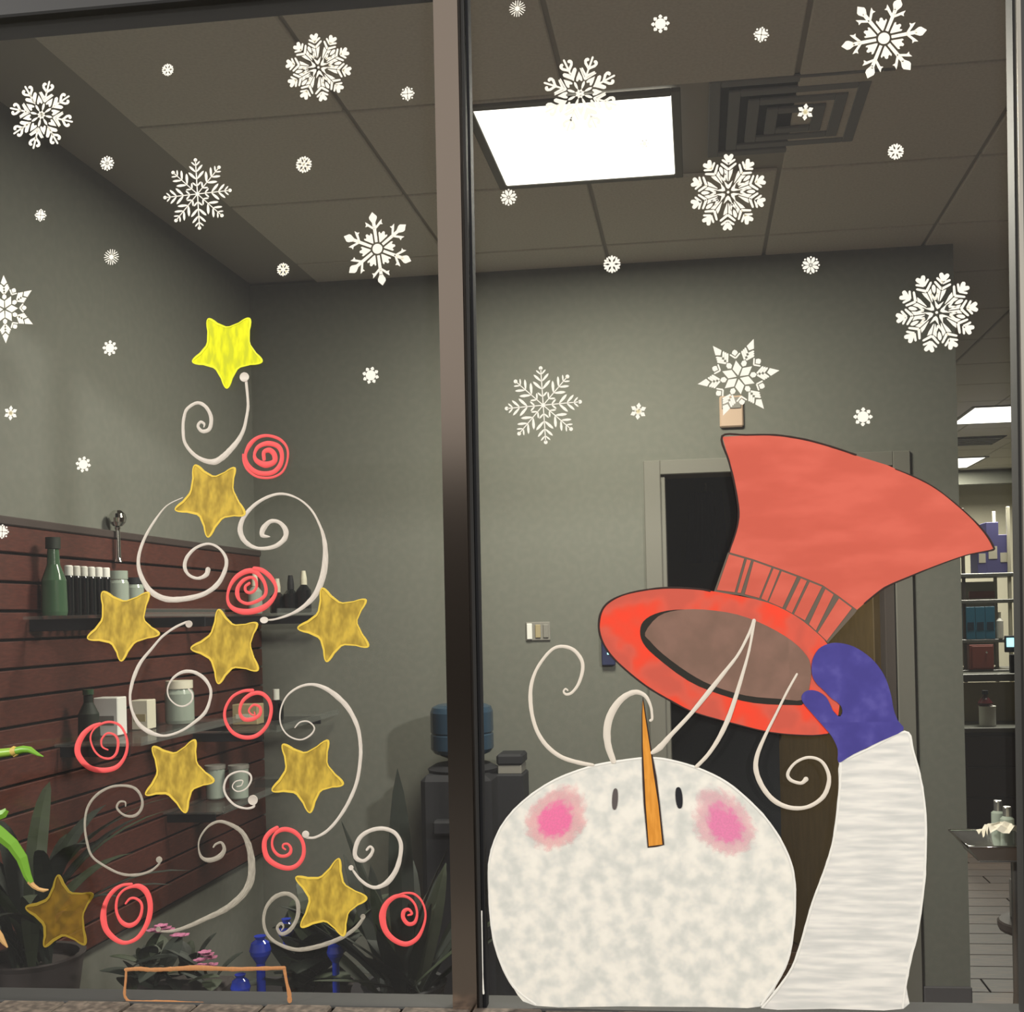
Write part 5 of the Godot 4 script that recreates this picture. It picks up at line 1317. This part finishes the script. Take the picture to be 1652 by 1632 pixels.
func build_trolley() -> void:
	var z := -1.62
	var a := at(1546, 1352, z)
	var t := thing("tool_tray", "shallow steel tray on a post, in front of the wall's end", "tray", Vector3(a.x + 0.16, a.y, z))
	var st := begin()
	for k in 4:
		var s0 := 0.16
		var d0 := 0.12
		var cn := [Vector3(-s0, 0, d0), Vector3(s0, 0, d0), Vector3(s0, 0, -d0), Vector3(-s0, 0, -d0)]
		var p: Vector3 = cn[k]
		var q: Vector3 = cn[(k + 1) % 4]
		var dn := Vector3(0, -0.045, 0)
		quad(st, p * 0.78 + dn, q * 0.78 + dn, q, p)
		quad(st, q * 0.99, p * 0.99, p * 0.77 + dn * 0.96, q * 0.77 + dn * 0.96)
	box(st, Vector3(0, -0.046, 0), Vector3(0.25, 0.004, 0.19), 0.001)
	put("pan", st.commit(), M.steel, t)
	st = begin()
	var path := PackedVector3Array([Vector3(-0.16, 0, 0.12), Vector3(0.16, 0, 0.12), Vector3(0.16, 0, -0.12), Vector3(-0.16, 0, -0.12), Vector3(-0.16, 0, 0.12)])
	tube(st, path, PackedFloat32Array([0.004, 0.004, 0.004, 0.004, 0.004]), 8)
	put("rim", st.commit(), M.chrome, t)
	put("post", lathe_mesh([0.0, -a.y, 0.14, -a.y, 0.14, -a.y + 0.02, 0.016, -a.y + 0.04, 0.014, -0.05, 0.04, -0.048, 0.0, -0.046], 16), M.steel, t)
	# crumpled paper lying in the tray
	var n := FastNoiseLite.new()
	n.seed = 5
	n.frequency = 9.0
	st = begin()
	for i in 14:
		for k in 10:
			var vs := []
			for q: Array in [[i, k], [i + 1, k], [i + 1, k + 1], [i, k + 1]]:
				var u: float = q[0] / 14.0
				var w: float = q[1] / 10.0
				var hgt := 0.055 * (1.0 - absf(u - 0.25) * 1.1) + 0.035 * n.get_noise_2d(u, w) - 0.01
				vs.append(Vector3(-0.1 + u * 0.24, hgt + 0.02 * (0.5 - w), 0.12 - w * 0.16))
			quad(st, vs[0], vs[1], vs[2], vs[3])
	var pap := put("paper_towel", st.commit(), M.paper, self, t.position + Vector3(0.0, 0.0, 0.0))
	tag(pap, "crumpled pale paper towel lying in the steel tray", "paper towel")
	var b := at(1622, 1330, z - 0.08)
	bottle("bottle", "clear bottle with silver cap standing behind the paper towel", "bottle", "clear bottles in the tray", Vector3(b.x, a.y - 0.044, z - 0.06), [0.0, 0.0, 0.019, 0.0, 0.02, 0.004, 0.02, 0.09, 0.012, 0.098, 0.0, 0.098], M.clear_glass, [0.0, 0.098, 0.0125, 0.098, 0.0125, 0.124, 0.011, 0.126, 0.0, 0.126], M.steel)
	bottle("bottle", "second silver-capped bottle, mostly hidden behind the clear one", "bottle", "clear bottles in the tray", Vector3(b.x - 0.014, a.y - 0.044, z - 0.105), [0.0, 0.0, 0.019, 0.0, 0.02, 0.004, 0.02, 0.1, 0.012, 0.106, 0.0, 0.106], M.clear_glass, [0.0, 0.106, 0.0125, 0.106, 0.0125, 0.134, 0.011, 0.136, 0.0, 0.136], M.steel)
	# lower things seen at the edge
	var s := thing("side_stool", "small dark stool under the steel tray, holding packet and lime jar", "stool", Vector3(at(1650, 1500, -1.7).x + 0.04, 0, -1.72))
	var sy := at(1645, 1487, -1.7).y
	put("seat", lathe_mesh([0.0, sy - 0.03, 0.1, sy - 0.03, 0.105, sy - 0.02, 0.105, sy - 0.004, 0.1, sy, 0.0, sy], 20), M.counter_dark, s)
	for k in 3:
		var an := TAU * k / 3.0 + 0.4
		st = begin()
		tube(st, PackedVector3Array([Vector3(cos(an) * 0.11, 0, sin(an) * 0.11), Vector3(cos(an) * 0.07, sy - 0.03, sin(an) * 0.07)]), PackedFloat32Array([0.012, 0.012]), 8)
		put("leg", st.commit(), M.counter_dark, s)
	bottle("jar", "round lime-yellow glass jar near the frame's edge", "jar", "", Vector3(at(1647, 1470, -1.65).x + 0.004, sy, -1.65), [0.0, 0.0, 0.018, 0.0, 0.026, 0.012, 0.026, 0.03, 0.016, 0.044, 0.0, 0.044], M.lime, [0.0, 0.044, 0.017, 0.044, 0.017, 0.05, 0.0, 0.05], M.grey)
	carton("pale packet with blue mark above the lime jar", "", Vector3(at(1642, 1450, -1.74).x + 0.012, sy, -1.75), Vector3(0.06, 0.115, 0.03), M.grey, M.teal)

# ------------------------------------------------------------------ plants
func blade(length: float, width: float, bend: float, fold := 0.15) -> ArrayMesh:
	# a long leaf from the origin up +y, arching towards +z, folded along its midrib
	var st := begin()
	var rows := 9
	var pts := []
	for i in rows + 1:
		var f := float(i) / rows
		var ang := bend * f
		var y := length * (sin(ang) / bend if absf(bend) > 0.01 else f)
		var z := length * ((1.0 - cos(ang)) / bend if absf(bend) > 0.01 else 0.0)
		var w := width * 0.5 * pow(sin(PI * clampf(f * 0.93 + 0.07, 0, 1)), 0.7)
		pts.append([Vector3(-w, y, z + w * fold), Vector3(0, y, z), Vector3(w, y, z + w * fold)])
	for i in rows:
		for k in 2:
			var a: Vector3 = pts[i][k]
			var b: Vector3 = pts[i][k + 1]
			var c: Vector3 = pts[i + 1][k + 1]
			var d: Vector3 = pts[i + 1][k]
			quad(st, a, b, c, d)
			var th := Vector3(0, 0, -0.0008)
			quad(st, d + th, c + th, b + th, a + th)
	return st.commit()

func place_leaf(parent: Node, m: Mesh, mat: Material, root: Vector3, yaw: float, lean: float, s := 1.0) -> void:
	var o := put("leaf", m, mat, parent, root)
	o.basis = Basis(Vector3.UP, yaw) * Basis(Vector3.RIGHT, lean) * Basis.from_scale(Vector3(s, s, s))

func build_plants() -> void:
	var ledge := 0.64
	# dark tall-leaved plant in the corner behind the looped swirl
	var t := thing("foliage_plant", "dark pointed-leaved plant in a pot behind the middle bar's foot", "plant", Vector3(-0.56, ledge, -0.3))
	put("pot", lathe_mesh([0.0, 0.0, 0.06, 0.0, 0.075, 0.11, 0.08, 0.12, 0.07, 0.12, 0.066, 0.1, 0.0, 0.1], 20), M.black, t)
	var sword := blade(0.34, 0.05, 0.25)
	var tall := blade(0.46, 0.052, 0.12)
	var rng := RandomNumberGenerator.new()
	rng.seed = 77
	place_leaf(t, tall, M.leaf_dark, Vector3(0.0, 0.1, 0.0), 0.1, -0.02, 0.92)
	place_leaf(t, sword, M.leaf_dark, Vector3(-0.01, 0.1, 0.0), -1.5, 0.18)
	for i in 30:
		place_leaf(t, sword, M.leaf_dark if i % 4 else M.leaf_mid, Vector3(rng.randf_range(-0.04, 0.04), 0.1, rng.randf_range(-0.03, 0.03)), rng.randf_range(0, TAU), rng.randf_range(0.15, 1.1), rng.randf_range(0.5, 0.85))
	# low bushy plant, broad dark leaves
	t = thing("foliage_plant", "low dark bushy plant filling the sill below the lowest gold star", "plant", Vector3(-0.74, ledge, -0.34))
	put("pot", lathe_mesh([0.0, 0.0, 0.05, 0.0, 0.062, 0.09, 0.068, 0.1, 0.058, 0.1, 0.055, 0.085, 0.0, 0.085], 20), M.pot_brown, t)
	var broad := blade(0.15, 0.06, 0.9)
	for i in 34:
		place_leaf(t, broad, M.leaf_dark if i % 3 else M.leaf_mid, Vector3(rng.randf_range(-0.04, 0.04), 0.09 + rng.randf_range(0, 0.1), rng.randf_range(-0.04, 0.04)), rng.randf_range(0, TAU), rng.randf_range(0.0, 1.2), rng.randf_range(0.7, 1.1))
	# flowering plant over the painted pot
	t = thing("flowering_plant", "pink-flowered plant in a brown box behind the painted pot", "plant", Vector3(-0.98, ledge, -0.24))
	put("planter", box_mesh(Vector3(0.17, 0.13, 0.12), 0.006, Vector3(0.01, 0.065, 0)), M.pot_brown, t)
	var small := blade(0.07, 0.03, 0.9)
	for i in 44:
		place_leaf(t, small, M.leaf_dark if i % 3 else M.leaf_mid, Vector3(rng.randf_range(-0.07, 0.075), 0.13 + rng.randf_range(0, 0.045), rng.randf_range(-0.04, 0.04)), rng.randf_range(0, TAU), rng.randf_range(0.0, 1.3), rng.randf_range(0.8, 1.2))
	var petal := blade(0.014, 0.012, 0.8)
	for i in 16:
		var near := i < 10
		var c0 := Vector3(rng.randf_range(-0.035, 0.03), 0.225 + rng.randf_range(0, 0.02), 0.02) if near else Vector3(rng.randf_range(0.065, 0.09), 0.17 + rng.randf_range(0, 0.03), 0.03)
		var fl := Node3D.new()
		fl.name = "flower"
		t.add_child(fl, true)
		fl.position = c0
		for k in 5:
			var o := put("petal", petal, M.petal, fl)
			o.basis = Basis(Vector3.UP, TAU * k / 5.0) * Basis(Vector3.RIGHT, 0.9)
	# arching dark plant before the slatted wall
	t = thing("foliage_plant", "arching dark-leaved plant before the lower slats, beneath the C-shaped swirl", "plant", Vector3(-1.32, ledge, -0.34))
	put("pot", lathe_mesh([0.0, 0.0, 0.07, 0.0, 0.09, 0.14, 0.095, 0.15, 0.082, 0.15, 0.078, 0.13, 0.0, 0.13], 20), M.pot_brown, t)
	var arch := blade(0.42, 0.034, 1.3)
	for i in 26:
		place_leaf(t, arch, M.leaf_dark if i % 3 else M.leaf_mid, Vector3(rng.randf_range(-0.03, 0.03), 0.13, rng.randf_range(-0.03, 0.03)), TAU * i / 26.0 + rng.randf_range(-0.2, 0.2), rng.randf_range(0.0, 0.5), rng.randf_range(0.75, 1.2))
	# small blue glass vases and a dish
	var vases := [[420, 1532, -0.24, 0.04, "cobalt blue glass vase above the painted pot's open corner"], [462, 1500, -0.34, 0.034, "cobalt blue glass vase inside the lowest swirl's coil"], [541, 1535, -0.26, 0.032, "cobalt blue glass vase under the lowest swirl's long curve"], [388, 1592, -0.2, 0.036, "cobalt blue glass vase seen through the painted pot's outline"]]
	for e: Array in vases:
		var p := at(e[0], e[1], e[2])
		var r: float = e[3] * 0.5
		var base: float = ledge - p.y
		var v := thing("vase", e[4], "vase", Vector3(p.x, p.y + base, e[2]), "blue glass vases on the inner sill")
		put("body", lathe_mesh([0.0, 0.0, r * 0.8, 0.0, r * 0.9, 0.01, r * 0.45, 0.03, r * 0.4, -base - r * 1.2, r * 0.9, -base - r * 0.4, r, -base, r * 0.8, -base + r * 0.7, r * 0.4, -base + r, r * 0.55, -base + r * 1.3, 0.0, -base + r * 1.3], 20), M.cobalt, v)
	# bamboo standing outside at the edge of the picture, only its tips reach in
	t = thing("bamboo_plant", "bright green bamboo with dry tan leaf tips reaching in at the edge", "plant", Vector3(-1.5, 0, 0.3))
	put("pot", lathe_mesh([0.0, 0.0, 0.13, 0.0, 0.17, 0.3, 0.18, 0.32, 0.155, 0.32, 0.15, 0.28, 0.0, 0.28], 24), M.pot_brown, t)
	var z := 0.06
	var o3 := t.position
	var st := begin()
	var s0 := at(23, 1212, z) - o3
	tube(st, PackedVector3Array([Vector3(0, 0.28, 0), Vector3(0.0, 0.8, -0.1), Vector3(0.1, 1.12, -0.2), at(-70, 1226, z) - o3, at(-20, 1217, z) - o3, s0]), PackedFloat32Array([0.014, 0.012, 0.01, 0.0085, 0.0075, 0.0065]), 10)
	put("stalk", st.commit(), M.stalk, t)
	st = begin()
	tube(st, PackedVector3Array([at(19, 1212, z) - o3, at(23, 1211.5, z) - o3, at(27, 1211, z) - o3]), PackedFloat32Array([0.0065, 0.0085, 0.0065]), 10)
	tube(st, PackedVector3Array([at(23, 1214, z) - o3, at(26, 1219, z) - o3]), PackedFloat32Array([0.005, 0.004]), 8)
	put("node", st.commit(), M.node, t)
	st = begin()
	tube(st, PackedVector3Array([at(26, 1211, z) - o3, at(38, 1208.5, z) - o3, at(48, 1209, z) - o3, at(55, 1213, z) - o3, at(62, 1217, z) - o3, at(70, 1220, z) - o3]), PackedFloat32Array([0.0062, 0.006, 0.0052, 0.0036, 0.0026, 0.0008]), 10)
	put("shoot", st.commit(), M.leaf_bright, t)
	var leaves := [
		[[-60, 1310, 9], [-25, 1326, 13], [0, 1345, 12], [20, 1362, 11], [35, 1384, 10], [44, 1412, 7], [50, 1424, 5]],
		[[-30, 1322, 8], [-10, 1318, 8], [6, 1312, 7], [11, 1306, 4]],
	]
	for lf: Array in leaves:
		st = begin()
		var path := PackedVector3Array()
		var rad := PackedFloat32Array()
		for k: Array in lf:
			path.append(at(k[0], k[1], z) - o3)
			rad.append(k[2] * 0.00096)
		flat_leaf(st, path, rad)
		put("leaf", st.commit(), M.leaf_bright, t)
	var tips := [[[47, 1421, 5], [54, 1429, 4], [62, 1434, 3], [70, 1436, 3], [78, 1435, 1]], [[-8, 1498, 6], [0, 1510, 6], [6, 1520, 4], [12, 1528, 1]]]
	for lf: Array in tips:
		st = begin()
		var path := PackedVector3Array()
		var rad := PackedFloat32Array()
		for k: Array in lf:
			path.append(at(k[0], k[1], z) - o3)
			rad.append(k[2] * 0.00096)
		flat_leaf(st, path, rad)
		put("leaf_tip", st.commit(), M.leaf_tan, t)

func flat_leaf(st: SurfaceTool, path: PackedVector3Array, half: PackedFloat32Array) -> void:
	for i in path.size() - 1:
		var rows := []
		for j: int in [i, i + 1]:
			var d := (path[mini(j + 1, path.size() - 1)] - path[maxi(j - 1, 0)]).normalized()
			var s := Vector3(-d.y, d.x, 0.0).normalized()
			rows.append([path[j] + s * half[j], path[j] + Vector3(0, 0, half[j] * 0.5), path[j] - s * half[j]])
		for k in 2:
			quad(st, rows[0][k + 1], rows[1][k + 1], rows[1][k], rows[0][k])
			var b := Vector3(0, 0, -0.001)
			quad(st, rows[0][k] + b, rows[1][k] + b, rows[1][k + 1] + b, rows[0][k + 1] + b)

func _ready() -> void:
	set_camera()
	set_air()
	make_materials()
	street_lamp("globe lamp on a pole outside, beyond the snowman pane", Vector3(3.7, 3.3, 3.3), 23.0)
	street_lamp("globe lamp on a pole outside, beyond the tree pane", Vector3(-4.6, 3.3, 3.3), 24.0)
	build_shell()
	build_window()
	build_street()
	ceiling_light("bright square recessed ceiling lamp over the shop floor", -0.54, -0.035, -1.07, -1.57, 6.6)
	build_snowman()
	build_tree()
	build_flakes()
	build_slatwall()
	build_back_wall_things()
	build_far_room()
	build_stock()
	build_trolley()
	build_plants()
